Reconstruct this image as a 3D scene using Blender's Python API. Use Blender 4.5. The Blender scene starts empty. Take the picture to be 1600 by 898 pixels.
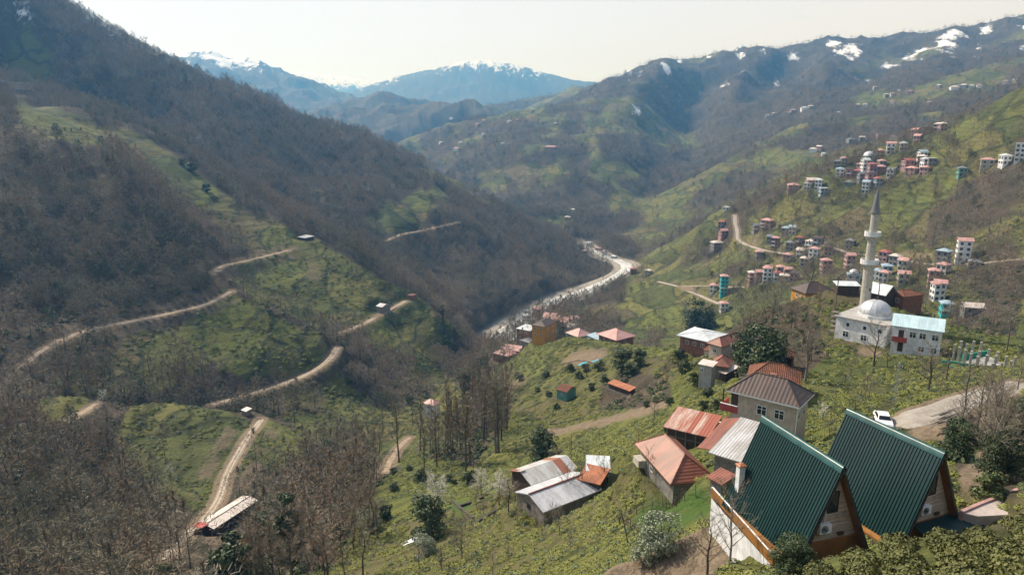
import bpy, bmesh, math, random
import numpy as np
from mathutils import Vector, Matrix
R = math.radians
PI = math.pi
random.seed(7)
rng = np.random.default_rng(11)
scene = bpy.context.scene
C = scene.collection

# ------------------------------------------------------------ camera
FPX = 1120.0
PITCH = math.atan((449 - 185) / FPX)
cam_d = bpy.data.cameras.new('camera')
cam_d.sensor_width = 36.0
cam_d.lens = FPX / 1600 * 36
cam_d.clip_start = 0.5
cam_d.clip_end = 60000
cam = bpy.data.objects.new('camera', cam_d)
cam.rotation_euler = (PI / 2 - PITCH, 0, 0)
C.objects.link(cam)
scene.camera = cam

# ------------------------------------------------------------ world, sun, exposure
HAZE = 1.8e-4
SUN_EL, SUN_AZ = R(44), R(-50)          # azimuth measured from +Y (view) towards +X
w = bpy.data.worlds.new('World')
scene.world = w
w.use_nodes = True
nt = w.node_tree
nt.nodes.clear()
wo = nt.nodes.new('ShaderNodeOutputWorld')
wb = nt.nodes.new('ShaderNodeBackground')
sk = nt.nodes.new('ShaderNodeTexSky')
sk.sky_type = 'NISHITA'
sk.sun_disc = False
sk.sun_elevation = SUN_EL
sk.sun_rotation = SUN_AZ
sk.air_density = 1.0
sk.dust_density = 3.0
sk.ozone_density = 1.0
wb.inputs['Strength'].default_value = 0.11
# thin high cloud veil, stretched over the whole sky
tc = nt.nodes.new('ShaderNodeTexCoord')
mp = nt.nodes.new('ShaderNodeMapping')
mp.inputs['Scale'].default_value = (1.2, 1.2, 4.0)
nz = nt.nodes.new('ShaderNodeTexNoise')
nz.inputs['Scale'].default_value = 1.6
nz.inputs['Detail'].default_value = 6
rm = nt.nodes.new('ShaderNodeMapRange')
rm.inputs['From Min'].default_value = 0.3
rm.inputs['From Max'].default_value = 0.75
rm.inputs['To Min'].default_value = 0.84
rm.inputs['To Max'].default_value = 0.95
mx = nt.nodes.new('ShaderNodeMix')
mx.data_type = 'RGBA'
mx.inputs[7].default_value = (6.5, 6.55, 6.85, 1)
nt.links.new(tc.outputs['Generated'], mp.inputs['Vector'])
nt.links.new(mp.outputs[0], nz.inputs['Vector'])
nt.links.new(nz.outputs['Fac'], rm.inputs['Value'])
sxz = nt.nodes.new('ShaderNodeSeparateXYZ'); nt.links.new(tc.outputs['Generated'], sxz.inputs[0])
hr = nt.nodes.new('ShaderNodeMapRange'); hr.inputs['From Min'].default_value = .14; hr.inputs['From Max'].default_value = .50
hr.inputs['To Min'].default_value = 1.0; hr.inputs['To Max'].default_value = .30; nt.links.new(sxz.outputs[2], hr.inputs['Value'])
hm = nt.nodes.new('ShaderNodeMath'); hm.operation = 'MULTIPLY'; nt.links.new(rm.outputs[0], hm.inputs[0]); nt.links.new(hr.outputs[0], hm.inputs[1])
nt.links.new(hm.outputs[0], mx.inputs[0])
nt.links.new(sk.outputs[0], mx.inputs[6])
nt.links.new(mx.outputs[2], wb.inputs['Color'])
nt.links.new(wb.outputs[0], wo.inputs[0])

sl = bpy.data.lights.new('sun', 'SUN')
sl.energy = 4.8
sl.angle = R(0.53)
sl.color = (1.0, 0.93, 0.82)
so = bpy.data.objects.new('sun', sl)
sdir = Vector((math.sin(SUN_AZ) * math.cos(SUN_EL), math.cos(SUN_AZ) * math.cos(SUN_EL), math.sin(SUN_EL)))
so.rotation_euler = sdir.to_track_quat('Z', 'Y').to_euler()
C.objects.link(so)

scene.view_settings.view_transform = 'Standard'
scene.view_settings.look = 'None'
scene.view_settings.exposure = 0.36
scene.view_settings.gamma = 1.0
scene.view_settings.use_curve_mapping = False

# ------------------------------------------------------------ picture ray -> world
cp, sp = math.cos(PITCH), math.sin(PITCH)
def ray(px, py):
    X = (px - 800) / FPX; v = (py - 449) / FPX
    return X, cp - v * sp, -sp - v * cp
def azt(px, py):
    X, Y, Z = ray(px, py)
    h = math.hypot(X, Y)
    return math.atan2(X, Y), Z / h
def PD(px, py, d):                 # world point at horizontal distance d
    a, t = azt(px, py)
    return Vector((d * math.sin(a), d * math.cos(a), d * t))
def PZ(px, py, z):                 # world point at height z
    a, t = azt(px, py)
    return PD(px, py, z / t)

# ------------------------------------------------------------ noise
_perm = rng.permutation(512)
_perm = np.concatenate([_perm, _perm, _perm])
_gr = np.stack([np.cos(np.linspace(0, 2 * PI, 512, False)), np.sin(np.linspace(0, 2 * PI, 512, False))], 1)
def perlin(x, y):
    xi = np.floor(x).astype(np.int64); yi = np.floor(y).astype(np.int64)
    xf = x - xi; yf = y - yi
    u = xf * xf * xf * (xf * (xf * 6 - 15) + 10); v = yf * yf * yf * (yf * (yf * 6 - 15) + 10)
    def g(ix, iy, dx, dy):
        h = _perm[_perm[ix & 511] + (iy & 511)]
        return _gr[h, 0] * dx + _gr[h, 1] * dy
    a = g(xi, yi, xf, yf); b = g(xi + 1, yi, xf - 1, yf)
    c = g(xi, yi + 1, xf, yf - 1); d = g(xi + 1, yi + 1, xf - 1, yf - 1)
    return (a + u * (b - a)) * (1 - v) + (c + u * (d - c)) * v
def fbm(x, y, wl, oct=4, off=0.0):
    s = 0; amp = 1; tot = 0
    for o in range(oct):
        s = s + amp * perlin(x / wl + off + 17.3 * o, y / wl - off + 9.1 * o); tot += amp
        amp *= .5; wl *= .5
    return s / tot * 1.6

# ------------------------------------------------------------ terrain control lines
ctrl = []      # (az, log r, t)
WV = 1.0
def pt(px, py, d):
    a, t = azt(px, py); ctrl.append((a, math.log(d), t))
def V(px, d, z):
    a, t = azt(px, 185); ctrl.append((a, math.log(d), z / d))
def line(pts, step=0.022):
    q = [(azt(px, py) + (math.log(d),)) for px, py, d in pts]
    for (a0, t0, l0), (a1, t1, l1) in zip(q, q[1:]):
        n = max(1, int(math.hypot(a1 - a0, l1 - l0) / step))
        for i in range(n):
            f = i / n; ctrl.append((a0 + (a1 - a0) * f, l0 + (l1 - l0) * f, t0 + (t1 - t0) * f))
    a, t, l = q[-1]; ctrl.append((a, l, t))
def vline(pts, step=0.03):
    q = [(azt(px, 185)[0], z / d, math.log(d)) for px, d, z in pts]
    for (a0, t0, l0), (a1, t1, l1) in zip(q, q[1:]):
        n = max(1, int(math.hypot(a1 - a0, l1 - l0) / step))
        for i in range(n):
            f = i / n; ctrl.append((a0 + (a1 - a0) * f, l0 + (l1 - l0) * f, t0 + (t1 - t0) * f))
    a, t, l = q[-1]; ctrl.append((a, l, t))

# ground around and under the camera
for px in (-1500, -700, 0, 400, 800, 1200, 1600, 2300, 3200):
    V(px, 5, -7.5)
for px, z in ((-700, -24), (0, -24), (400, -24), (800, -20), (1100, -17)):
    V(px, 20, z)
V(1400, 16, -11.4); V(1600, 14, -9.8); V(2300, 16, -8.5)
for px, z in ((-700, -52), (-200, -50), (100, -50), (350, -50), (600, -50)):
    V(px, 62, z)
# tea slope bottom right
line([(1230, 898, 27), (1400, 898, 24.5), (1600, 898, 22)])
line([(1290, 878, 29.5), (1400, 850, 31), (1500, 838, 31.5), (1600, 808, 33)])
line([(1130, 905, 38), (1210, 895, 37)])
V(1300, 37, -23.5); V(1450, 38, -23.5); V(1550, 40, -23)
for P in ((1320, 880, 43), (1240, 870, 46), (1400, 860, 46), (1480, 850, 48)): pt(*P)
V(1300, 52, -27.2); V(1450, 56, -27.8); V(1250, 60, -29)
line([(1080, 890, 45), (1100, 850, 50), (1130, 800, 60)])
for P in ((1560, 800, 55), (1600, 780, 56), (1540, 720, 75), (1600, 700, 80), (1500, 640, 97), (1600, 620, 105), (1380, 655, 105),
          (1430, 700, 84), (1000, 890, 52), (900, 895, 62), (800, 898, 72), (700, 898, 80), (600, 898, 88), (450, 905, 98), (300, 905, 112), (150, 905, 122), (0, 905, 130),
          (1000, 800, 76), (1080, 800, 66), (1060, 760, 78), (1130, 745, 72), (1150, 720, 78), (1080, 700, 88), (960, 760, 95), (960, 830, 72), (850, 805, 96), (860, 860, 76), (740, 860, 86),
          (700, 800, 112), (600, 860, 104), (640, 770, 140), (740, 740, 150), (800, 740, 130), (800, 700, 155), (900, 690, 150), (980, 690, 120), (1040, 690, 100), (1000, 650, 140),
          (1000, 620, 175), (1080, 640, 122), (1100, 610, 135), (1090, 575, 168), (1060, 590, 172), (920, 650, 180), (900, 600, 222), (940, 580, 225), (850, 620, 215), (790, 640, 222), (1020, 580, 200),
          (1180, 690, 92), (1270, 650, 108), (1300, 620, 120), (1340, 600, 133), (1400, 600, 130), (1450, 600, 125), (1340, 545, 163), (1400, 555, 160), (1240, 560, 150), (1160, 600, 120),
          (1200, 520, 180), (1130, 555, 185), (1480, 560, 153), (1560, 575, 160), (1600, 570, 160)): pt(*P)
# lip of the near hill
line([(1600, 535, 178), (1520, 520, 185), (1450, 500, 190), (1380, 475, 195), (1310, 466, 196), (1260, 462, 200), (1210, 478, 205), (1160, 505, 212), (1120, 530, 222), (1060, 545, 240),
      (1000, 541, 262), (940, 533, 272), (890, 532, 278), (850, 545, 285), (815, 565, 290), (785, 590, 285), (768, 615, 262), (740, 655, 232), (700, 695, 205), (650, 720, 180), (600, 745, 168), (540, 785, 150), (480, 820, 140)])
line([(1600, 600, 128), (1520, 610, 118), (1440, 640, 104)])
# drop behind the lip
vline([(960, 298, -95), (900, 318, -99), (850, 348, -103), (800, 345, -112)])
V(865, 400, -110); V(835, 395, -115); V(860, 455, -137)
vline([(1390, 215, -58), (1250, 214, -53), (1370, 232, -62), (1320, 228, -60)])
vline([(1700, 250, -80), (1550, 250, -78), (1450, 255, -76), (1350, 262, -76), (1280, 258, -76), (1200, 260, -88), (1120, 275, -102), (1060, 295, -112), (1000, 310, -118), (940, 330, -116)])
vline([(1600, 320, -92), (1450, 320, -98), (1350, 320, -104), (1250, 330, -110), (1150, 350, -122), (1060, 370, -135), (980, 385, -146)])
for P in ((835, 535, 345), (800, 556, 340), (765, 580, 345), (725, 600, 350), (690, 640, 300), (675, 662, 285)): pt(*P)
# stream gully at the foot of the left spurs
line([(300, 830, 170), (400, 800, 178), (480, 750, 205), (560, 695, 245), (610, 660, 285), (660, 620, 330), (710, 585, 390), (750, 560, 455)])
# lower left knolls
for P in ((250, 870, 152), (340, 800, 190), (350, 770, 203), (300, 760, 212), (200, 700, 236), (300, 690, 240), (375, 700, 232), (400, 660, 262), (440, 700, 235), (460, 660, 270), (500, 720, 226), (530, 660, 278),
          (150, 800, 165), (50, 800, 165), (50, 720, 196), (150, 720, 205), (100, 660, 235), (60, 690, 215), (200, 840, 152), (420, 850, 142), (350, 870, 135)): pt(*P)
line([(-60, 640, 236), (40, 632, 250), (80, 620, 262), (130, 619, 264), (180, 636, 262), (240, 629, 266), (330, 637, 268), (385, 648, 266)])
vline([(-50, 272, -99), (50, 275, -100), (150, 278, -104), (250, 282, -110), (330, 286, -114)])
# road on the spurs and slopes below it
line([(350, 628, 300), (420, 606, 312), (480, 590, 322), (525, 556, 330), (522, 530, 345)])
line([(-20, 598, 300), (40, 580, 300), (50, 556, 305), (100, 530, 316), (200, 505, 335), (280, 488, 350), (340, 470, 362), (362, 450, 370)])
for P in ((100, 600, 287), (200, 595, 292), (300, 600, 300), (430, 625, 303), (400, 560, 322), (500, 640, 298), (560, 600, 338), (600, 640, 318), (570, 560, 362), (640, 580, 376), (180, 550, 312), (280, 540, 325)): pt(*P)
# spur 1 ridge and wooded face
line([(-80, 150, 560), (0, 195, 530), (60, 205, 515), (130, 215, 500), (210, 262, 455), (260, 320, 425), (300, 380, 402), (355, 440, 376), (440, 490, 355), (520, 543, 338)])
for P in ((150, 490, 345), (250, 450, 368), (150, 400, 382), (50, 480, 352), (50, 380, 390), (200, 330, 420), (80, 290, 445), (-40, 500, 330), (-40, 350, 400), (-200, 400, 380), (-200, 200, 500), (-200, 620, 270)): pt(*P)
# gully between spur 1 and 2
line([(90, 190, 600), (200, 255, 545), (260, 310, 510), (310, 365, 478), (350, 410, 452), (420, 470, 418), (490, 518, 398), (540, 540, 388), (600, 590, 365)])
# spur 2 ridge and face
line([(-120, 110, 800), (0, 135, 760), (90, 168, 715), (160, 195, 680), (240, 215, 645), (300, 258, 600), (350, 300, 560), (420, 340, 522), (480, 370, 498), (560, 412, 470), (638, 462, 450), (690, 495, 440), (740, 528, 432)])
for P in ((380, 375, 492), (430, 440, 446), (500, 450, 442), (560, 490, 418), (600, 530, 398), (660, 560, 392), (250, 260, 570)): pt(*P)
# gully spur 2 / main mountain
line([(0, 105, 900), (150, 180, 800), (260, 225, 730), (330, 262, 690), (420, 315, 645), (500, 358, 606), (560, 392, 580), (640, 440, 545), (700, 480, 525), (745, 518, 512)])
# main mountain skyline and face
line([(-250, -154, 1000), (-100, -64, 960), (0, -9, 930), (60, 18, 930), (85, 31, 930), (130, 56, 940), (200, 84, 960), (262, 114, 990), (330, 138, 1020), (400, 156, 1050), (470, 186, 1060), (560, 218, 1060), (640, 254, 1040),
      (700, 288, 1010), (770, 324, 960), (830, 364, 905), (880, 401, 850), (915, 434, 800), (925, 456, 770)])
for P in ((150, 110, 860), (50, 60, 900), (300, 180, 840), (380, 230, 790), (450, 240, 840), (520, 300, 745), (600, 300, 800), (605, 372, 660), (720, 348, 745), (700, 400, 690), (800, 400, 740), (780, 460, 610), (850, 440, 680), (690, 300, 880)): pt(*P)
# behind the main mountain
vline([(-200, 1700, -20), (100, 1700, -40), (300, 1600, -60), (450, 1500, -90), (600, 1400, -120), (700, 1250, -140), (800, 1120, -152), (860, 1000, -160)])
# river
RZ = -165.0
RIV = [(880, 585), (825, 575), (785, 553), (768, 534), (795, 513), (830, 490), (880, 466), (925, 449), (960, 434), (985, 421), (978, 410), (950, 403), (925, 391), (905, 378)]
for px, py in RIV[3:]:
    a, t = azt(px, py); ctrl.append((a, math.log(RZ / t), t))
# slope right of the river and far side valley
for P in ((1000, 441, 640), (1050, 448, 575), (1130, 470, 505), (1200, 462, 470), (1300, 456, 430), (1400, 462, 405), (1500, 490, 372), (1600, 500, 348), (950, 480, 575), (900, 500, 545), (1000, 500, 520), (1060, 520, 480), (1000, 530, 470),
          (1500, 400, 440), (1350, 400, 492), (1200, 392, 560), (1120, 402, 640), (1060, 412, 700), (1600, 400, 420), (1200, 335, 640), (1300, 330, 590), (1450, 300, 565), (1600, 300, 505), (1550, 250, 560), (1400, 265, 610)): pt(*P)
line([(905, 385, 950), (990, 405, 850), (1025, 400, 740), (1060, 378, 730), (1100, 350, 700), (1160, 315, 685), (1230, 290, 665), (1300, 254, 665), (1400, 232, 660), (1480, 205, 640), (1540, 172, 620), (1600, 142, 600), (1720, 80, 580)])
vline([(1100, 880, -128), (1200, 900, -112), (1350, 900, -75), (1500, 880, -48), (1600, 850, -25), (1750, 850, 0)])
# middle spur on the right
line([(1000, 402, 900), (1030, 375, 960), (1060, 330, 1100), (1110, 272, 1250), (1180, 235, 1350), (1260, 202, 1450), (1400, 180, 1500), (1500, 150, 1600), (1600, 112, 1700), (1750, 60, 1700)])
line([(930, 372, 1010), (965, 365, 1060), (1000, 338, 1150), (1045, 290, 1400), (1085, 240, 1700), (1115, 180, 2150)])
# right mountain
line([(700, 245, 2500), (820, 205, 2500), (880, 180, 2400), (935, 152, 2350), (985, 127, 2450), (1045, 103, 2600), (1100, 102, 2700), (1150, 87, 2800), (1220, 77, 2900), (1300, 72, 2900), (1370, 78, 2950), (1430, 63, 3000), (1500, 55, 3000), (1560, 45, 2950), (1600, 39, 2900), (1750, 15, 2900)], .03)
for P in ((1600, 80, 2250),): pt(*P)
line([(1045, 92, 2560), (1000, 150, 2020), (965, 200, 1680), (945, 250, 1400)], .04)
line([(1120, 92, 2740), (1092, 150, 2480), (1072, 200, 2180), (1062, 240, 1800)], .04)
line([(1200, 72, 2850), (1155, 125, 2250), (1125, 165, 1980), (1105, 205, 1780)], .04)
line([(1255, 72, 2960), (1222, 110, 2640), (1195, 150, 2380), (1165, 185, 2020)], .04)
line([(1340, 66, 2900), (1290, 110, 2330), (1250, 145, 2010), (1215, 180, 1750)], .04)
line([(1415, 62, 3060), (1385, 95, 2720), (1350, 125, 2440), (1315, 155, 2100)], .04)
line([(1500, 46, 2950), (1465, 85, 2400), (1425, 118, 2050), (1385, 150, 1780)], .04)
line([(1570, 40, 3000), (1545, 75, 2620), (1520, 105, 2250)], .04)
line([(690, 110, 6450), (740, 150, 5700), (780, 175, 5400)], .05)
line([(860, 122, 6500), (840, 150, 6100), (820, 175, 5600)], .05)
# central hill
line([(640, 228, 2050), (665, 214, 2000), (700, 200, 1900), (735, 198, 1850), (790, 190, 1800), (860, 178, 1800), (900, 166, 2000)])
for P in ((780, 240, 1500), (850, 232, 1480), (880, 285, 1250), (900, 340, 1080), (940, 300, 1230), (985, 250, 1450), (930, 215, 1650), (720, 225, 1650)): pt(*P)
vline([(600, 1700, -110), (700, 1350, -130), (760, 1200, -145)])
# far ranges
vline([(560, 2700, -10), (680, 2600, 0), (780, 2500, 10)])
line([(480, 200, 3500), (545, 168, 3500), (585, 153, 3350), (620, 152, 3300), (655, 170, 3200), (692, 192, 3100)], .03)
line([(150, 90, 5000), (240, 92, 5000), (285, 86, 5000), (320, 80, 5000), (350, 92, 4950), (400, 100, 4900), (440, 112, 4800), (480, 128, 4700), (520, 146, 4500), (560, 166, 4300), (600, 185, 4100)], .03)
vline([(450, 6200, 100), (550, 5600, 40), (700, 5000, 20), (850, 4800, 20), (950, 4800, 40)])
line([(520, 160, 6400), (555, 146, 6400), (600, 127, 6500), (650, 115, 6500), (690, 106, 6500), (725, 97, 6500), (770, 95, 6500), (810, 103, 6500), (850, 116, 6500), (900, 124, 6500), (940, 133, 6500), (1000, 150, 6500)], .03)
line([(420, 100, 9300), (460, 108, 9300), (490, 113, 9300), (520, 117, 9400), (560, 124, 9400), (600, 132, 9400)], .03)
vline([(400, 7800, 150), (520, 7900, 200), (640, 8000, 100), (800, 8200, 0)])
vline([(1000, 3700, 60), (1300, 4200, 60), (1600, 4200, 60), (1900, 4200, 60)], .06)
for px in (-1500, -600, -100, 200, 800, 1100, 1500, 2300, 3200): V(px, 10500, 60)
for px, d, z in ((-1500, 300, -30), (-1500, 1000, 150), (-1500, 3000, 150), (-600, 300, -90), (-600, 600, 20), (-600, 1000, 170), (-700, 3000, 100), (2300, 100, -20), (2300, 300, -60), (2300, 600, 20), (2300, 2000, 100), (2300, 4000, 100), (3200, 300, -20), (3200, 1000, 60), (3200, 3000, 100)):
    V(px, d, z)

ctrl = np.array(ctrl)
key = np.unique(np.round(ctrl[:, :2] / .004).astype(int), axis=0, return_index=True)[1]
ctrl = ctrl[key]
N = len(ctrl)
cu, cv, ct = ctrl[:, 0], ctrl[:, 1] * WV, ctrl[:, 2]
K = np.hypot(cu[:, None] - cu[None], cv[:, None] - cv[None])
A = np.zeros((N + 3, N + 3)); A[:N, :N] = K - np.eye(N) * 0.0012
A[:N, N] = 1; A[:N, N + 1] = cu; A[:N, N + 2] = cv; A[N:, :N] = A[:N, N:].T
sol = np.linalg.solve(A, np.concatenate([ct, [0, 0, 0]])).astype(np.float32)
cuf, cvf = cu.astype(np.float32), cv.astype(np.float32)
# coarse evaluation lattice
cg_u = np.radians(np.arange(-112, 112.01, .25)).astype(np.float32)
cg_v = np.arange(math.log(4.5), math.log(10800), .012).astype(np.float32)
CT = np.zeros((len(cg_v), len(cg_u)), np.float32)
for i, lv in enumerate(cg_v):
    CT[i] = np.sqrt((cg_u[:, None] - cuf) ** 2 + (lv - cvf) ** 2) @ sol[:N] + sol[N] + sol[N + 1] * cg_u + sol[N + 2] * lv
def coarse(az, lr):
    fu = np.clip((az - cg_u[0]) / (cg_u[1] - cg_u[0]), 0, len(cg_u) - 1.001); fv = np.clip((lr - cg_v[0]) / .012, 0, len(cg_v) - 1.001)
    i = fu.astype(int); j = fv.astype(int); a = fu - i; b = fv - j
    return (CT[j, i] * (1 - a) + CT[j, i + 1] * a) * (1 - b) + (CT[j + 1, i] * (1 - a) + CT[j + 1, i + 1] * a) * b
AZ = np.radians(np.concatenate([np.arange(-110, -40, 1.0), np.arange(-40, 40, .085), np.arange(40, 110.1, 1.0)]))
LR = np.concatenate([np.arange(math.log(5), math.log(3400), .0062), np.arange(math.log(3400), math.log(10500), .0075)])
NU, NR = len(AZ), len(LR)
RR = np.exp(LR)
U, L = np.meshgrid(AZ, LR)
RAD = np.exp(L)
GX = RAD * np.sin(U); GY = RAD * np.cos(U)
T = coarse(U, L)
def sm(x, a, b):
    x = np.clip((x - a) / (b - a), 0, 1); return x * x * (3 - 2 * x)
ridged = lambda n: 1 - 2.6 * np.abs(n)
Zg = T * RAD
Zg = np.where(Zg > 420, 420 + 160 * np.tanh((Zg - 420) / 160), Zg)
far = sm(RAD, 1000, 2600)
Zg += far * sm(RAD, 1000, 3000) * (46 - 26 * sm(RAD, 4000, 6000)) * (ridged(fbm(GX, GY, 620, 3, 3.1)) - .5) + sm(RAD, 800, 1500) * (15 - 8 * sm(RAD, 4000, 6000)) * (ridged(fbm(GX, GY, 230, 3, 6.1)) - .35)
mid = sm(RAD, 440, 760)
Zg += mid * np.where(U < -.05, 15, 8.5) * (ridged(fbm(GX + .3 * GY, GY * .6, 150, 4, 5.7)) - .42) * (1 - .75 * ((U > .05) & (RAD < 900)))
Zg += sm(RAD, 200, 420) * 2.2 * (ridged(fbm(GX, GY, 48, 3, 8.8)) - .4)
Zg += sm(RAD, 60, 140) * (1 - .0 * mid) * .8 * fbm(GX, GY, 18, 3, 1.9)
Zg += sm(RAD, 25, 50) * .22 * fbm(GX, GY, 3.2, 3, 4.4) * (1 - sm(RAD, 400, 600))
Zg += .05 * fbm(GX, GY, .8, 2, 2.2) * (1 - sm(RAD, 100, 160))
# small farmed terraces on the near hill and on the spurs: low steps that follow the contours
st = sm(RAD, 75, 110) * (1 - sm(RAD, 430, 560))
q = (Zg + 2.5 * fbm(GX, GY, 60, 2, 6.6)) / 2.6
fr = q - np.floor(q)
Zg += st * .55 * (sm(fr, .35, .65) - fr) * (.4 + .6 * sm(fbm(GX, GY, 70, 2, 9.9), -.1, .3))

def at(px, py, dmin=14, lift=0.0):
    a, t = azt(px, py)
    f = float(np.interp(a, AZ, np.arange(NU))); i = int(f); f -= i
    z = Zg[:, i] * (1 - f) + Zg[:, min(i + 1, NU - 1)] * f
    g = z - t * RR
    ok = np.nonzero((g >= 0) & (RR > dmin))[0]
    if len(ok) == 0: return None
    j = int(ok[0])
    if j == 0: r = RR[0]
    else:
        k = g[j] / (g[j] - g[j - 1] + 1e-12); r = RR[j] + (RR[j - 1] - RR[j]) * min(max(k, 0), 1)
    return Vector((r * math.sin(a), r * math.cos(a), float(np.interp(r, RR, z)) + lift))
def hz(x, y):
    x = np.asarray(x, float); y = np.asarray(y, float)
    a = np.arctan2(x, y); lr = np.log(np.maximum(np.hypot(x, y), 5.01))
    fu = np.interp(a, AZ, np.arange(NU)); fv = np.interp(lr, LR, np.arange(NR))
    i = np.minimum(fu.astype(int), NU - 2); j = np.minimum(fv.astype(int), NR - 2); a = fu - i; b = fv - j
    return (Zg[j, i] * (1 - a) + Zg[j, i + 1] * a) * (1 - b) + (Zg[j + 1, i] * (1 - a) + Zg[j + 1, i + 1] * a) * b
def ground(x, y): return float(hz(x, y))

def densify(P, step):
    out = []
    for a, b in zip(P, P[1:]):
        n = max(1, int((b - a).length / step))
        for i in range(n): out.append(a.lerp(b, i / n))
    out.append(P[-1]); return out
def smooth(P, it):
    for _ in range(it):
        P = [P[0]] + [(P[i - 1] + P[i] * 2 + P[i + 1]) / 4 for i in range(1, len(P) - 1)] + [P[-1]]
    return P
def carve(P, half, blend, dz=0.0):
    xs = np.array([p.x for p in P]); ys = np.array([p.y for p in P]); zs = np.array([p.z for p in P])
    m = (GX > xs.min() - blend) & (GX < xs.max() + blend) & (GY > ys.min() - blend) & (GY < ys.max() + blend)
    jj, ii = np.nonzero(m)
    for s in range(0, len(jj), 20000):
        j = jj[s:s + 20000]; i = ii[s:s + 20000]
        d = np.hypot(GX[j, i][:, None] - xs, GY[j, i][:, None] - ys)
        k = d.argmin(1); dd = d[np.arange(len(k)), k]
        wgt = 1 - sm(dd, half, blend)
        Zg[j, i] = Zg[j, i] * (1 - wgt) + (zs[k] + dz) * wgt
        np.minimum.at(ROADD, (j, i), dd - half)
ROADD = np.full(Zg.shape, 99.0)

riv = []
for px, py in RIV:
    p = PZ(px, py, RZ); riv.append(p)
riv = smooth(densify(riv, 6), 10)
carve(riv, 13, 30, -.8)
RIVD = ROADD.copy(); ROADD[:] = 99

road_px = {   # name: (pixels, half width, label)
 'A': ([(-5, 605), (25, 585), (48, 572), (45, 553), (75, 538), (130, 515), (200, 503), (260, 490), (310, 480), (345, 468), (361, 455)], 1.48),
 'B': ([(330, 632), (370, 622), (420, 606), (470, 590), (500, 578), (520, 560), (527, 543)], 1.56),
 'C': ([(520, 523), (550, 514), (580, 500), (610, 483), (634, 470)], 1.48),
 'D': ([(335, 424), (345, 415), (380, 408), (415, 400), (450, 391)], 1.33),
 'E': ([(250, 875), (275, 850), (300, 828), (330, 800), (350, 770), (345, 755), (352, 735), (375, 712), (378, 690), (398, 670), (408, 655)], 1.25),
 'F': ([(100, 658), (130, 645), (150, 630)], 1.09),
 'G': ([(604, 376), (625, 366), (660, 360), (690, 353), (716, 347)], 1.40),
 'H': ([(1148, 336), (1148, 350), (1155, 360), (1150, 372), (1165, 382), (1190, 390), (1230, 397)], 1.72),
 'I': ([(1275, 376), (1300, 386), (1325, 395), (1400, 402), (1440, 412), (1500, 415), (1540, 410), (1600, 404)], 1.48),
 'J': ([(1030, 440), (1060, 447), (1090, 460), (1125, 475)], 1.56),
 'K': ([(1065, 447), (1100, 446), (1140, 448), (1165, 448)], 1.17),
 'L': ([(1385, 662), (1400, 665), (1430, 655), (1470, 640), (1510, 627), (1560, 610), (1605, 600)], 2.03),
 'M': ([(600, 740), (612, 715), (625, 695), (640, 683)], 0.94),
 'N': ([(1000, 905), (1040, 880), (1080, 866), (1120, 850)], 1.72),
}
road_px.pop('N_', None)
roads = {}
for k, (pp, hw) in road_px.items():
    P = [at(px, py) for px, py in pp]
    P = [p for p in P if p]
    P = smooth(densify(P, 1.5 if k in 'LN' else 3), 12); P = smooth(densify(P, .35 if k in 'LN' else .9), 3)
    roads[k] = (P, hw)
for k, (P, hw) in roads.items():
    carve(P, hw + (.5 if k in 'LN' else .8), hw + (2.5 if k in 'LN' else 6), -.12)
SITES = [
 ((1135, 609), (1249.5, 636.5), (1268, 613.6), 96, 6.6), ((1166, 590), (1252, 601), (1278, 583), 113, 3.3), ((1201, 554), (1240, 560), (1248, 552), 142, 2.6),
 ((1056, 523), (1111, 535), (1117, 517), 186, 5.0), ((1128, 542), (1168, 529), (1152, 520), 178, 3.8), ((1090, 568), (1114, 573), (1117, 566), 160, 5.0), ((1110, 570), (1140, 574), (1146, 562), 152, 3.0),
 ((1098, 546), (1112, 549), (1113, 541), 178, 2.6), ((1122, 580), (1134, 584), (1142, 572), 145, 1.8), ((1036, 666), (1107, 683), (1124, 659), 92, 2.8), ((1107, 706), (1158, 722), (1178, 674), 77, 2.6),
 ((991, 692), (1048, 757), (1105, 733), 72, 2.9), ((1103, 744), (1128, 757), (1140, 742), 68, 1.8), ((804, 768), (849, 800), (911, 746), 92, 2.4), ((796, 735), (830, 758), (878, 716), 104, 2.8),
 ((915, 735), (954, 737), (944, 716), 108, 2.0), ((900, 748), (938, 757), (944, 735), 98, 1.7), ((949, 598), (984, 611), (989.5, 605.5), 196, 2.2), ((868, 608), (886, 613), (888, 601), 203, 3.0),
 ((931, 521), (963, 532), (988, 522), 290, 5.5), ((883, 519), (903, 527), (924, 521), 312, 6), ((916, 523), (934, 531), (938, 524), 300, 4.5), ((829, 507), (852, 511), (867, 501), 345, 9.5),
 ((806, 513), (828, 517), (832, 508), 352, 8), ((853, 500), (880, 505), (893, 497), 372, 8), ((846, 496), (866, 498), (872, 490), 398, 8), ((872, 507), (890, 511), (896, 505), 352, 6), ((810, 531), (828, 536), (832, 527), 335, 4),
 ((769, 551), (794, 557), (800, 546), 330, 4), ((783, 545), (812, 549), (819, 541), 342, 5), ((659, 629), (678, 634), (690, 628), 285, 6.5), ((308, 818), (334, 826), (376, 773), 176, 2.6),
 ((376, 640), (384, 643), (388, 637), 258, 2), ((636, 461), (645, 462), (648, 459), 448, 3), ((587, 478), (597, 480), (600, 474), 436, 4), ((464, 370), (477, 372), (480, 368), 488, 2), ((3, 128), (16, 130), (20, 125), 640, 6),
 ((1233, 449), (1259, 459), (1287, 449), 212, 5), ((1352, 455), (1384, 462), (1396, 456), 222, 4), ((1308, 446), (1346, 447), (1350, 442), 220, 2.5), ((1382, 456), (1413, 464), (1414, 452), 212, 5)]
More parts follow.
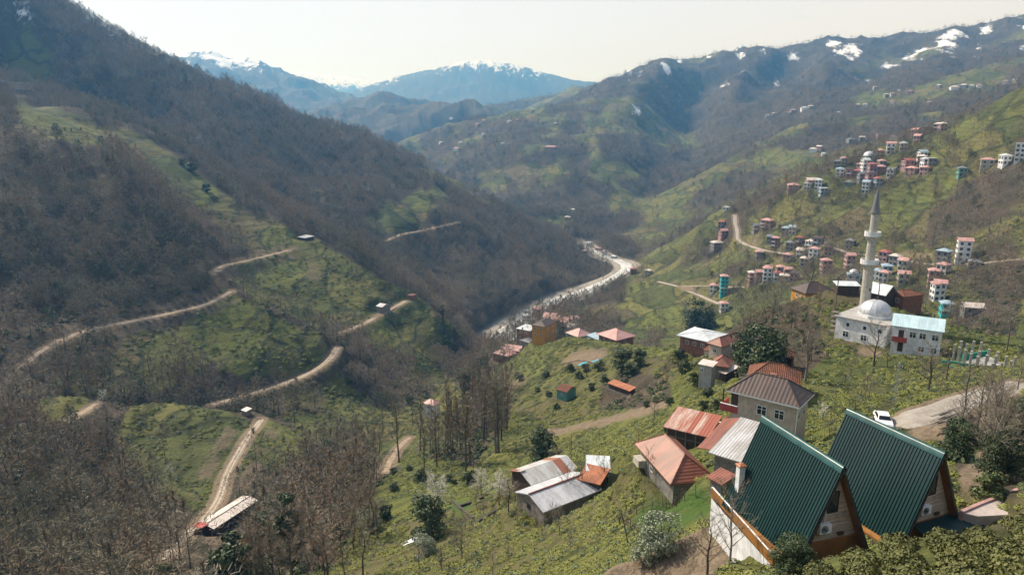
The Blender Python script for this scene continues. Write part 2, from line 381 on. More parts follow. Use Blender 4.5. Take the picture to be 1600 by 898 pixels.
def carve_pad(c, r, blend, z):
    d = np.hypot(GX - c.x, GY - c.y); wgt = 1 - sm(d, r, blend)
    Zg[...] = Zg * (1 - wgt) + z * wgt

# ------------------------------------------------------------ building plots levelled into the slope
def frame3(A, B, Cc, dB):
    """eave rectangle from three picture corners, all at the height of B at distance dB"""
    b = PD(*B, dB); a = PZ(*A, b.z); c = PZ(*Cc, b.z)
    x = (b - a); x.z = 0; W_ = x.length; x.normalize(); y = Vector((-x.y, x.x, 0))
    l_ = (c - b).dot(y)
    if l_ < 0:
        l_ = -l_; x = -x; y = -y
    cen = (a + b) / 2 + y * l_ / 2
    return cen, math.atan2(x.y, x.x), W_, l_, b.z
SITE = {}
def site(A, B, Cc, d, H_):
    best = None
    for dd in np.linspace(.82 * d, 1.22 * d, 61):
        cen, yaw, w_, l_, ze = frame3(A, B, Cc, dd)
        e = abs(ze - ground(cen.x, cen.y) - H_) + .03 * abs(dd - d)
        if best is None or e < best[0]: best = (e, dd, cen, yaw, w_, l_, ze)
    e, dd, cen, yaw, w_, l_, ze = best
    ca, sa = math.cos(yaw), math.sin(yaw)
    lx = (GX - cen.x) * ca + (GY - cen.y) * sa; ly = -(GX - cen.x) * sa + (GY - cen.y) * ca
    o = np.hypot(np.maximum(np.abs(lx) - w_ / 2, 0), np.maximum(np.abs(ly) - l_ / 2, 0))
    k = 1 - sm(o, .4, 3.0 + .35 * e + dd / 90)
    Zg[...] = Zg * (1 - k) + (ze - H_) * k
    SITE[B] = dd
    print('site', B, 'd %.0f -> %.0f' % (d, dd), 'err %.1f' % e)
for q in SITES: site(*q)
def pad_at(c, r, blend, z):
    d = np.hypot(GX - c[0], GY - c[1]); k = 1 - sm(d, r, blend); Zg[...] = Zg * (1 - k) + z * k
pad_at((20.6, 43.0), 3.4, 5.0, -27.0); pad_at((28.5 - 1.5, 43.6 + 3.7), 5.6, 8.5, -27.9); pad_at((29.9, 41.6), 2.2, 4.2, -27.9)
# ------------------------------------------------------------ node helpers and materials
def newmat(name):
    m = bpy.data.materials.new(name); m.use_nodes = True
    n = m.node_tree; b = n.nodes['Principled BSDF']
    return m, n, b
def nn(n, t, **k):
    x = n.nodes.new(t)
    for a, v in k.items(): setattr(x, a, v)
    return x
def noise(n, scale, detail=4, rough=.55, vec=None, obj=False):
    x = nn(n, 'ShaderNodeTexNoise'); x.inputs['Scale'].default_value = scale; x.inputs['Detail'].default_value = detail; x.inputs['Roughness'].default_value = rough
    if vec is None:
        g = nn(n, 'ShaderNodeTexCoord'); vec = g.outputs['Object'] if obj else None
        if vec is None:
            g2 = nn(n, 'ShaderNodeNewGeometry'); vec = g2.outputs['Position']
    n.links.new(vec, x.inputs['Vector']); return x.outputs['Fac']
def ramp(n, fac, a, b, lo=0.0, hi=1.0):
    r = nn(n, 'ShaderNodeMapRange'); r.inputs['From Min'].default_value = a; r.inputs['From Max'].default_value = b
    r.inputs['To Min'].default_value = lo; r.inputs['To Max'].default_value = hi
    n.links.new(fac, r.inputs['Value']); return r.outputs[0]
def mixc(n, fac, a, b, mode='MIX'):
    m = nn(n, 'ShaderNodeMix', data_type='RGBA', blend_type=mode)
    for s, v in ((0, fac), (6, a), (7, b)):
        if isinstance(v, (int, float)): m.inputs[s].default_value = v
        elif isinstance(v, tuple): m.inputs[s].default_value = (*v, 1)
        else: n.links.new(v, m.inputs[s])
    return m.outputs[2]
def math_(n, op, a, b):
    m = nn(n, 'ShaderNodeMath', operation=op)
    for s, v in ((0, a), (1, b)):
        if isinstance(v, (int, float)): m.inputs[s].default_value = v
        else: n.links.new(v, m.inputs[s])
    return m.outputs[0]
def bump(n, b, h, strength, dist):
    x = nn(n, 'ShaderNodeBump'); x.inputs['Strength'].default_value = strength; x.inputs['Distance'].default_value = dist
    n.links.new(h, x.inputs['Height']); n.links.new(x.outputs[0], b.inputs['Normal'])
M = {}
def simple(name, col, rough=.7, metal=0.0, var=.25, scale=1.5, col2=None, bmp=0, bscale=20, spec=.3, cut=(.4, .62), grime=0.0):
    m, n, b = newmat(name)
    oi = nn(n, 'ShaderNodeObjectInfo')
    tc = nn(n, 'ShaderNodeTexCoord')
    f = noise(n, scale, 6, .62, vec=tc.outputs['Object'])
    f2 = noise(n, scale * 7, 3, .6, vec=tc.outputs['Object'])
    c2 = col2 if col2 else tuple(c * (1 - var) for c in col)
    c = mixc(n, ramp(n, f, *cut), col, c2)
    c = mixc(n, ramp(n, f2, .35, .7), c, mixc(n, 1.0, c, (1 - var * .6,) * 3, 'MULTIPLY'))
    if grime:
        mp = nn(n, 'ShaderNodeMapping'); mp.inputs['Scale'].default_value = (3.5, 3.5, .35)
        n.links.new(tc.outputs['Object'], mp.inputs[0])
        f3 = noise(n, 1.6, 5, .65, vec=mp.outputs[0])
        c = mixc(n, ramp(n, f3, .5, .75, 0, grime), c, (.16, .135, .11))
    n.links.new(c, b.inputs['Base Color'])
    b.inputs['Roughness'].default_value = rough; b.inputs['Metallic'].default_value = metal
    b.inputs['Specular IOR Level'].default_value = spec
    if bmp: bump(n, b, noise(n, bscale, 4, .6, vec=tc.outputs['Object']), .6, bmp)
    M[name] = m; return m

# ------------------------------------------------------------ land cover masks, drawn as plan polygons on the ground
def plan(pix):
    out = []
    for px, py in pix:
        p = at(px, py)
        if p is not None: out.append((p.x, p.y))
    return out
WX = GX + RAD * .012 * fbm(GX, GY, 30, 3, 21.0); WY = GY + RAD * .012 * fbm(GX, GY, 30, 3, 33.0)
def inside(poly, X=None, Y=None):
    X = WX if X is None else X; Y = WY if Y is None else Y
    xs = [p[0] for p in poly]; ys = [p[1] for p in poly]
    out = np.zeros(X.shape, bool)
    m = (X >= min(xs)) & (X <= max(xs)) & (Y >= min(ys)) & (Y <= max(ys))
    x = X[m]; y = Y[m]; c = np.zeros(len(x), bool)
    for (x0, y0), (x1, y1) in zip(poly, poly[1:] + poly[:1]):
        if y0 == y1: continue
        k = ((y0 > y) != (y1 > y)) & (x < (x1 - x0) * (y - y0) / (y1 - y0) + x0)
        c ^= k
    out[m] = c; return out
# zones of the default cover
slopeT = np.gradient(Zg, axis=0)
leftmain = (U < sm(RAD, 300, 900) * .12 + .02) & (RAD > 200)
g = np.zeros(Zg.shape)      # 0 woodland floor .. 1 tea / grass green
n1 = fbm(GX, GY, 160, 4, 40.0); n2 = fbm(GX, GY, 420, 4, 50.0); n3 = fbm(GX, GY, 60, 3, 60.0)
near_hill = (RAD < 300) & (U > -.02 - .45 * sm(RAD, 210, 60))
stream_az = np.interp(RAD, [60, 110, 150, 200, 250, 300, 380, 450], [-.45, -.45, -.36, -.26, -.2, -.16, -.08, -.04])
g[(U > stream_az) & (RAD < 320)] = 1
vil = (U > .16) & (RAD >= 300) & (RAD < 860)
g[vil] = np.clip(.9 + 1.4 * n3[vil] * 1 + .9 * n1[vil], 0, 1)
mid_r = (U > .07) & (RAD >= 860) & (RAD < 1800)
g[mid_r] = np.clip(.40 + 1.9 * n1[mid_r], 0, 1)
far_r = (U > -.12) & (RAD >= 1400) & (RAD < 3600)
g[far_r] = np.clip(.22 + 1.5 * n2[far_r] + .9 * n1[far_r] - sm(Zg[far_r], 60, 230) * .35, 0, .85)
cen = (U > -.16) & (U <= .12) & (RAD >= 900) & (RAD < 2300)
g[cen] = np.clip(.40 + 1.5 * n1[cen] + 1.1 * n3[cen], 0, .9)
ff = (RAD >= 3000)
g[ff] = np.clip(.2 + n2[ff], 0, .5)
def paint(pix, val, feather=0):
    g[inside(plan(pix))] = val
def region(pix): return inside(plan(pix))
# spurs
for pp in (
    [(338, 436), (352, 440), (362, 462), (440, 492), (515, 540), (522, 560), (500, 573), (420, 592), (385, 600), (310, 560), (300, 500), (340, 475)],
    [(365, 412), (390, 398), (450, 385), (480, 372), (560, 414), (634, 460), (610, 476), (575, 498), (522, 516), (470, 500), (400, 468), (362, 436)],
    [(545, 530), (580, 503), (642, 468), (690, 498), (738, 530), (700, 560), (640, 560), (600, 545)],
    [(25, 150), (95, 172), (160, 200), (240, 218), (300, 262), (350, 304), (420, 344), (480, 374), (450, 390), (395, 392), (350, 362), (300, 322), (230, 270), (130, 228), (30, 212)],
    [(55, 628), (80, 622), (130, 620), (146, 634), (130, 645), (100, 656), (62, 652)],
    [(172, 690), (200, 650), (220, 632), (330, 639), (386, 650), (394, 665), (375, 690), (370, 714), (345, 740), (340, 780), (300, 800), (250, 770), (200, 720)],
    [(408, 658), (440, 662), (480, 680), (500, 700), (470, 720), (430, 735), (400, 720), (380, 740), (360, 760), (380, 712)],
    [(560, 345), (620, 315), (690, 296), (712, 330), (660, 350), (610, 368)],
    [(310, 500), (200, 520), (180, 560), (240, 600), (330, 600)],
    [(0, 70), (60, 60), (100, 90), (70, 130), (0, 120)]):
    paint(pp, 1)
g[region([(310, 500), (200, 520), (180, 560), (240, 600), (330, 600)])] *= np.clip(.78 + 1.4 * n3, 0, 1)[region([(310, 500), (200, 520), (180, 560), (240, 600), (330, 600)])]
# wooded flank of the near hill and its brown floor
for pp in ([(640, 725), (700, 690), (765, 610), (800, 600), (800, 650), (745, 735), (700, 720), (660, 715), (610, 740), (560, 790), (480, 850), (440, 820), (560, 700)],
           [(0, 898), (0, 660), (60, 660), (110, 662), (170, 695), (210, 735), (290, 800), (330, 800), (250, 898)],
           [(260, 898), (330, 830), (450, 800), (520, 790), (560, 820), (500, 898)],
           [(930, 600), (985, 580), (1040, 590), (1060, 620), (1010, 640), (940, 640)],
           [(1420, 640), (1480, 655), (1600, 640), (1600, 780), (1540, 790), (1500, 760), (1470, 700)],
           [(1120, 530), (1200, 480), (1250, 470), (1290, 500), (1290, 560), (1200, 600), (1130, 570)]):
    paint(pp, .25)
for pp in ([(900, 440), (960, 470), (1040, 480), (1060, 520), (1000, 535), (900, 510)],):
    m = region(pp); g[m] = np.clip(.45 + 1.5 * n3, 0, 1)[m]
for pp in ([(1440, 340), (1500, 280), (1600, 270), (1600, 400), (1500, 400), (1450, 390)], [(1480, 500), (1600, 440), (1600, 530), (1500, 520)]):
    m = region(pp); g[m] = np.clip(.12 + 1.0 * n3, 0, 1)[m]
for pp in ([(430, 610), (530, 555), (640, 575), (730, 575), (700, 620), (640, 660), (600, 700), (500, 700), (440, 650)], [(60, 600), (180, 560), (330, 600), (330, 625), (230, 620), (80, 612)],
           [(590, 470), (640, 455), (700, 500), (640, 520)]):
    m = region(pp); g[m] = np.clip(.80 + 1.6 * n3 + .8 * fbm(GX, GY, 22, 2, 12.), 0, 1)[m]
# bright lush lawn patches
lush = np.zeros(Zg.shape)
lush[region([(985, 810), (1010, 792), (1060, 782), (1110, 775), (1120, 800), (1060, 825), (1010, 832)])] = 1
lush[region([(690, 790), (720, 780), (745, 790), (720, 805)])] = 1
lush[region([(1490, 690), (1520, 680), (1530, 710), (1500, 720)])] = .6
# bare soil
soil = np.zeros(Zg.shape)
for pp in ([(775, 598), (800, 596), (870, 577), (930, 566), (960, 545), (900, 548), (860, 560), (900, 556), (880, 570), (840, 590), (790, 612)],
           [(830, 672), (960, 648), (1040, 622), (1060, 628), (960, 660), (900, 672), (850, 690)],
           [(1045, 800), (1070, 795), (1085, 800), (1060, 806)],
           [(990, 905), (1040, 868), (1095, 850), (1125, 850), (1120, 905)],
           [(1500, 770), (1560, 760), (1600, 700), (1540, 690), (1490, 740)],
           [(1400, 680), (1460, 660), (1530, 620), (1600, 590), (1600, 640), (1480, 690), (1430, 690)],
           [(1520, 262), (1530, 258), (1550, 305), (1560, 318), (1545, 318), (1532, 300)],
           [(1562, 262), (1572, 262), (1574, 276), (1566, 280)],
           [(1165, 372), (1195, 368), (1200, 384), (1180, 386)],
           [(470, 415), (500, 412), (510, 430), (480, 438)],
           [(1350, 540), (1390, 548), (1385, 560), (1340, 552)]):
    soil[region(pp)] = 1
def blur(a, k):
    for ax in (0, 1):
        c_ = np.cumsum(np.concatenate([np.repeat(a.take([0], ax), k + 1, ax), a, np.repeat(a.take([-1], ax), k, ax)], ax), ax)
        a = (np.take(c_, range(2 * k + 1, c_.shape[ax]), ax) - np.take(c_, range(0, c_.shape[ax] - 2 * k - 1), ax)) / (2 * k + 1)
    return a
soil = blur(soil, 5); g = blur(g, 3); lush = blur(lush, 5)
soil = np.maximum(soil, (1 - sm(ROADD, .2, 1.6)) * .8 * (RAD < 900))
cut = sm(ROADD, 1.0, 2.5) * (1 - sm(ROADD, 5, 9)) * (.35 + .65 * sm(n3 + fbm(GX, GY, 12, 2, 70.), -.1, .4)) * (RAD < 600)
soil = np.maximum(soil, cut * .55)
# gravel bars beside the river
grav = (1 - sm(RIVD, 1.5, 6))
# snow lying in patches high up
snow = np.zeros(Zg.shape)
sn = fbm(GX, GY, 90, 4, 80.0); sn2 = fbm(GX, GY, 300, 3, 90.0)
r2 = (U > .1) & (RAD > 1500) & (RAD < 3600)
stk = fbm(GX * 3.2, GY, 110, 4, 81.0)
snow[r2] = .9 * sm(stk[r2] + .75 * sn2[r2] + .5 * sm(Zg[r2], 20, 230), .50, .95)
snow[ff] = sm(sn[ff] * 1.3 + sn2[ff] * .8 + (Zg[ff] - np.where(U[ff] < -.15, 300, 400)) / 190, -.35, .65)
snow[(RAD > 7600)] = .8 * sm(sn[RAD > 7600] * .5 + (Zg[RAD > 7600] - 330) / 150, -.2, .3)
l2 = (U < -.42) & (RAD > 700) & (RAD < 1500)
snow[l2] = sm(sn[l2] + .7 * fbm(GX, GY, 25, 3, 95.)[l2] + .35 * sm(Zg[l2], 60, 130) - .35 * sm(U[l2], -.58, -.5), .48, .56)
for pp in ([(1132, 80), (1150, 74), (1190, 70), (1186, 92), (1150, 92)], [(1286, 62), (1330, 62), (1350, 84), (1330, 96), (1290, 78)], [(984, 160), (1004, 164), (1010, 180), (988, 184)],
           [(1325, 116), (1350, 120), (1385, 128), (1350, 131)], [(1432, 80), (1450, 62), (1458, 68), (1450, 98)], [(1035, 92), (1055, 95), (1050, 104)], [(0, 8), (50, 10), (90, 32), (40, 34), (0, 24)], [(1100, 90), (1112, 90), (1116, 102), (1104, 100)], [(1210, 118), (1220, 116), (1222, 140), (1212, 138)]):
    k = region(pp); snow[k] = np.maximum(snow, .72 * sm(stk * 1.5 + fbm(GX, GY, 28, 3, 15.) + .25, -.15, .45))[k]

# ------------------------------------------------------------ the ground sheet
snow = blur(snow, 2)
verts = np.stack([GX, GY, Zg], -1).reshape(-1, 3).astype(np.float32)
idx = np.arange(NR * NU).reshape(NR, NU)
fa = np.stack([idx[:-1, :-1], idx[:-1, 1:], idx[1:, 1:], idx[1:, :-1]], -1).reshape(-1, 4)[:, ::-1]
me = bpy.data.meshes.new('ground')
nv = len(verts)
cap = [(0, 0, float(Zg[0].mean()))] + [(-3, -4.5, float(Zg[0].mean())), (3, -4.5, float(Zg[0].mean()))]
me.vertices.add(nv); me.vertices.foreach_set('co', verts.ravel())
me.loops.add(len(fa) * 4); me.loops.foreach_set('vertex_index', fa.ravel().astype(np.int32))
me.polygons.add(len(fa)); me.polygons.foreach_set('loop_start', np.arange(0, len(fa) * 4, 4, dtype=np.int32)); me.polygons.foreach_set('loop_total', np.full(len(fa), 4, np.int32))
me.polygons.foreach_set('use_smooth', np.ones(len(fa), bool))
me.update(); me.validate()
for nm, arr in (('green', g), ('soil', soil), ('snow', snow), ('lush', lush), ('gravel', grav)):
    at_ = me.attributes.new(nm, 'FLOAT', 'POINT'); at_.data.foreach_set('value', arr.ravel().astype(np.float32))
gr_o = bpy.data.objects.new('ground', me); C.objects.link(gr_o); gr_o['kind'] = 'structure'
m, n, b = newmat('hill_ground')
geo = nn(n, 'ShaderNodeNewGeometry'); pos = geo.outputs['Position']
def attr(nm):
    a = nn(n, 'ShaderNodeAttribute'); a.attribute_name = nm; return a.outputs['Fac']
nbig = noise(n, .012, 5, .6, pos); nmid = noise(n, .09, 6, .65, pos); nsm = noise(n, .9, 5, .7, pos); nfi = noise(n, 5, 4, .7, pos)
floor_c = mixc(n, ramp(n, nmid, .35, .65), (.066, .052, .037), (.034, .036, .024))
floor_c = mixc(n, ramp(n, nsm, .45, .7), floor_c, (.10, .08, .056))
green_c = mixc(n, ramp(n, nmid, .38, .62), (.128, .145, .036), (.072, .092, .028))
green_c = mixc(n, ramp(n, nsm, .46, .66, 0, .75), green_c, (.150, .148, .046))
green_c = mixc(n, ramp(n, nfi, .5, .68, 0, .6), green_c, (.050, .062, .020))
green_c = mixc(n, ramp(n, nbig, .45, .62, 0, .55), green_c, (.118, .112, .050))
# parcels of land, each worked differently, with darker hedges between them
mpv = nn(n, 'ShaderNodeMapping'); mpv.inputs['Scale'].default_value = (1, .7, 1.3); wv_ = nn(n, 'ShaderNodeVectorMath', operation='ADD')
nvc = nn(n, 'ShaderNodeTexNoise'); nvc.inputs['Scale'].default_value = .03; n.links.new(pos, nvc.inputs['Vector'])
vs_ = nn(n, 'ShaderNodeVectorMath', operation='SCALE'); vs_.inputs['Scale'].default_value = 34; n.links.new(nvc.outputs['Color'], vs_.inputs[0])
n.links.new(pos, wv_.inputs[0]); n.links.new(vs_.outputs[0], wv_.inputs[1]); n.links.new(wv_.outputs[0], mpv.inputs[0])
vor = nn(n, 'ShaderNodeTexVoronoi'); vor.inputs['Scale'].default_value = .030; n.links.new(mpv.outputs[0], vor.inputs['Vector'])
vre = nn(n, 'ShaderNodeTexVoronoi', feature='DISTANCE_TO_EDGE'); vre.inputs['Scale'].default_value = .030; n.links.new(mpv.outputs[0], vre.inputs['Vector'])
sv = nn(n, 'ShaderNodeSeparateColor'); n.links.new(vor.outputs['Color'], sv.inputs[0])
green_c = mixc(n, ramp(n, sv.outputs[0], .58, .8, 0, .6), green_c, (.045, .062, .024))
green_c = mixc(n, ramp(n, sv.outputs[1], .60, .80, 0, .6), green_c, (.155, .140, .050))
green_c = mixc(n, ramp(n, sv.outputs[2], .80, .88, 0, .6), green_c, (.110, .082, .055))
green_c = mixc(n, ramp(n, math_(n, 'ADD', vre.outputs['Distance'], math_(n, 'MULTIPLY', math_(n, 'SUBTRACT', nsm, .5), .10)), .015, .06, .8, 0), green_c, (.030, .036, .018))
# rows of bushes along the contours
sx = nn(n, 'ShaderNodeSeparateXYZ'); n.links.new(pos, sx.inputs[0])
hh = math_(n, 'ADD', math_(n, 'MULTIPLY', sx.outputs[2], 2.3), math_(n, 'MULTIPLY', nmid, 9.0))
row = math_(n, 'SINE', hh, 0)
rowf = ramp(n, row, .35, .95)
green_c = mixc(n, math_(n, 'MULTIPLY', rowf, .42), green_c, (.040, .046, .018))
gf = ramp(n, math_(n, 'ADD', attr('green'), math_(n, 'MULTIPLY', math_(n, 'SUBTRACT', nmid, .5), .9)), .40, .60)
col = mixc(n, gf, floor_c, green_c)
col = mixc(n, attr('lush'), col, mixc(n, ramp(n, nsm, .3, .7), (.045, .092, .020), (.070, .110, .028)))
sf = ramp(n, math_(n, 'ADD', attr('soil'), math_(n, 'MULTIPLY', math_(n, 'SUBTRACT', nsm, .5), 1.3)), .3, .7)
col = mixc(n, sf, col, mixc(n, ramp(n, nsm, .35, .65), (.225, .178, .125), (.135, .102, .072)))
col = mixc(n, attr('gravel'), col, mixc(n, ramp(n, nsm, .4, .6), (.42, .39, .34), (.22, .20, .17)))
mps = nn(n, 'ShaderNodeMapping'); mps.inputs['Scale'].default_value = (1.6, .6, .8); n.links.new(pos, mps.inputs[0])
nsn = noise(n, .020, 8, .75, mps.outputs[0])
snf = ramp(n, math_(n, 'ADD', attr('snow'), math_(n, 'MULTIPLY', math_(n, 'SUBTRACT', nsn, .5), 3.0)), .44, .66)
snf = math_(n, 'MULTIPLY', snf, ramp(n, attr('snow'), .02, .15))
col = mixc(n, snf, col, (.66, .70, .76))
n.links.new(col, b.inputs['Base Color'])
b.inputs['Roughness'].default_value = .9; b.inputs['Specular IOR Level'].default_value = .12
h1 = math_(n, 'ADD', math_(n, 'MULTIPLY', nmid, 3.0), math_(n, 'ADD', math_(n, 'MULTIPLY', nsm, .55), math_(n, 'MULTIPLY', nfi, .12)))
bump(n, b, h1, .8, 1.2)
me.materials.append(m)

# ------------------------------------------------------------ ribbons: roads and river
def mesh_obj(name, V_, F_, mat, parent=None, smooth_=False, kind=None):
    me = bpy.data.meshes.new(name); me.from_pydata([tuple(v) for v in V_], [], F_); me.update()
    if smooth_: me.polygons.foreach_set('use_smooth', [True] * len(me.polygons))
    if mat is not None:
        for q in (mat if isinstance(mat, (list, tuple)) else [mat]): me.materials.append(q)
    o = bpy.data.objects.new(name, me); C.objects.link(o)
    if parent is not None: o.parent = parent
    if kind: o['kind'] = kind
    return o
def ribbon(name, P, hw, mat, lift=.0, drop=.3, wob=.15, cols=7, crown=.0):
    Vs, Fs = [], []
    for i, p in enumerate(P):
        q = P[min(i + 1, len(P) - 1)] - P[max(i - 1, 0)]; q.z = 0; q.normalize(); s = Vector((q.y, -q.x, 0))
        for k in range(cols):
            f = k / (cols - 1) * 2 - 1
            ww = (hw[i] if isinstance(hw, list) else hw) * (1 + wob * math.sin(i * .23 + k * 2) * (abs(f) == 1)) * f
            Vs.append(p + s * ww + Vector((0, 0, lift + crown * (1 - f * f) - (drop if abs(f) == 1 else 0))))
    for i in range(len(P) - 1):
        for k in range(cols - 1):
            a = i * cols + k; Fs.append((a, a + 1, a + cols + 1, a + cols))
    o = mesh_obj(name, Vs, Fs, mat, smooth_=True, kind='structure'); return o
simple('dirt_road', (.36, .29, .215), .95, var=.35, scale=.8, col2=(.24, .185, .13), bmp=.05, bscale=4, spec=.1)
simple('grey_road', (.36, .335, .30), .9, var=.3, scale=.6, col2=(.27, .24, .205), bmp=.03, bscale=4, spec=.1)
simple('pale_road', (.44, .41, .36), .9, var=.25, scale=.5, spec=.15)
for k, (P, hw) in roads.items():
    if k == 'N': continue
    if k in 'ABCE':
        for side in (-1, 1):                    # worn wheel tracks
            Q = []
            for i, p in enumerate(P):
                q = P[min(i + 1, len(P) - 1)] - P[max(i - 1, 0)]; q.z = 0; q.normalize(); Q.append(p + Vector((q.y, -q.x, 0)) * side * hw * .42)
            ribbon('road', Q, .16 + .05 * (k == 'E'), M['pale_road'], .05, .02, .5, 3)
    ribbon('road', P, hw, M['pale_road'] if k in 'HIJK' else M['grey_road' if k == 'L' else 'dirt_road'], .02, .12, .07)
m, n, b = newmat('river_water'); M['river'] = m
f = noise(n, .28, 8, .75); f2 = noise(n, .05, 3, .6)
c = mixc(n, ramp(n, f, .44, .6), (.34, .36, .35), (.82, .84, .83))  # white water, with sun glitter also put into the pale colour
c = mixc(n, ramp(n, f2, .42, .62, 0, .5), c, (.58, .56, .52))
n.links.new(c, b.inputs['Base Color']); b.inputs['Roughness'].default_value = .35; b.inputs['Specular IOR Level'].default_value = .5
bump(n, b, f, .5, .5)
ribbon('river', riv, [6.5 + 5.5 * max(0, 1 - i / (len(riv) * .55)) for i in range(len(riv))], M['river'], -.15, .5, .35, 9)

# ------------------------------------------------------------ haze
m = bpy.data.materials.new('haze_air'); m.use_nodes = True; n = m.node_tree; n.nodes.clear()
o_ = n.nodes.new('ShaderNodeOutputMaterial'); pv = n.nodes.new('ShaderNodeVolumePrincipled')
pv.inputs['Density'].default_value = HAZE
pv.inputs['Color'].default_value = (.13, .46, 1.0, 1)
pv.inputs['Absorption Color'].default_value = (1, 1, 1, 1); pv.inputs['Anisotropy'].default_value = .3
n.links.new(pv.outputs[0], o_.inputs['Volume'])
zt = float(Zg.max()) + 30; zb = float(Zg.min()) - 2; S = 11000
Vb = [(x, y, z) for z in (zb, zt) for x, y in ((-S, -S), (S, -S), (S, S), (-S, S))]
hzb = mesh_obj('haze', Vb, [(0, 3, 2, 1), (4, 5, 6, 7), (0, 1, 5, 4), (1, 2, 6, 5), (2, 3, 7, 6), (3, 0, 4, 7)], m, kind='stuff')
print('terrain done, z range', zb, zt)
# ------------------------------------------------------------ things and parts
def thing(name, label, cat, loc=(0, 0, 0), rz=0, group=None):
    o = bpy.data.objects.new(name, None); C.objects.link(o); o.location = loc; o.rotation_euler = (0, 0, rz)
    o.empty_display_size = .3
    o['label'] = label; o['category'] = cat
    if group: o['group'] = group
    return o
def tag(o, label, cat, group=None):
    o['label'] = label; o['category'] = cat
    if group: o['group'] = group
    return o
def copy_tree(o, parent=None):
    c = o.copy(); C.objects.link(c); c.parent = parent
    for ch in list(o.children): copy_tree(ch, c)
    return c
class MB:
    def __init__(s): s.v = []; s.f = []; s.m = []
    def add(s, V_, F_, mi=0):
        b = len(s.v); s.v += [tuple(v) for v in V_]; s.f += [tuple(i + b for i in f) for f in F_]; s.m += [mi] * len(F_); return s
    def box(s, x0, y0, z0, x1, y1, z1, mi=0):
        return s.add([(x0, y0, z0), (x1, y0, z0), (x1, y1, z0), (x0, y1, z0), (x0, y0, z1), (x1, y0, z1), (x1, y1, z1), (x0, y1, z1)],
                     [(0, 3, 2, 1), (4, 5, 6, 7), (0, 1, 5, 4), (1, 2, 6, 5), (2, 3, 7, 6), (3, 0, 4, 7)], mi)
    def slab(s, pts, th, mi=0):          # pts: polygon counter-clockwise seen from above; thickness straight down
        k = len(pts); top = [Vector(p) for p in pts]; bot = [p - Vector((0, 0, th)) for p in top]
        F_ = [tuple(range(k)), tuple(range(2 * k - 1, k - 1, -1))] + [(i, i + k, (i + 1) % k + k, (i + 1) % k) for i in range(k)]
        return s.add(top + bot, F_, mi)
    def tube(s, P, rad, sides=6, mi=0, cap=True):
        P = [Vector(p) for p in P]; b0 = len(s.v); rings = []
        for i, p in enumerate(P):
            d = (P[min(i + 1, len(P) - 1)] - P[max(i - 1, 0)]).normalized()
            u = d.cross(Vector((.3, .2, 1)) if abs(d.z) < .9 else Vector((1, .1, 0))).normalized(); v = d.cross(u)
            r = rad[i] if isinstance(rad, (list, tuple)) else rad
            rings += [tuple(p + (u * math.cos(2 * PI * k / sides) + v * math.sin(2 * PI * k / sides)) * r) for k in range(sides)]
        F_ = [(i * sides + k, i * sides + (k + 1) % sides, (i + 1) * sides + (k + 1) % sides, (i + 1) * sides + k) for i in range(len(P) - 1) for k in range(sides)]
        if cap: F_ += [tuple(range(sides - 1, -1, -1)), tuple(range((len(P) - 1) * sides, len(P) * sides))]
        return s.add(rings, F_, mi)
    def lathe(s, prof, sides=24, c=(0, 0), mi=0):
        V_ = [(c[0] + r * math.cos(2 * PI * k / sides), c[1] + r * math.sin(2 * PI * k / sides), z) for r, z in prof for k in range(sides)]
        F_ = [(i * sides + k, i * sides + (k + 1) % sides, (i + 1) * sides + (k + 1) % sides, (i + 1) * sides + k) for i in range(len(prof) - 1) for k in range(sides)]
        return s.add(V_, F_, mi)
    def mesh(s, name, mats):
        me = bpy.data.meshes.new(name); me.from_pydata(s.v, [], s.f); me.update()
        mats = mats if isinstance(mats, (list, tuple)) else [mats]
        for q in mats: me.materials.append(q)
        if len(mats) > 1: me.polygons.foreach_set('material_index', s.m)
        return me
    def build(s, name, mats, parent=None, smooth_=False, loc=None, rz=0):
        me = s.mesh(name, mats)
        if smooth_: me.polygons.foreach_set('use_smooth', [True] * len(me.polygons))
        o = bpy.data.objects.new(name, me); C.objects.link(o); o.parent = parent
        if loc is not None: o.location = loc
        if rz: o.rotation_euler = (0, 0, rz)
        return o
def inst(name, me, parent=None, loc=(0, 0, 0), rz=0, sc=1):
    o = bpy.data.objects.new(name, me); C.objects.link(o); o.parent = parent; o.location = loc; o.rotation_euler = (0, 0, rz)
    if sc != 1: o.scale = (sc,) * 3
    return o

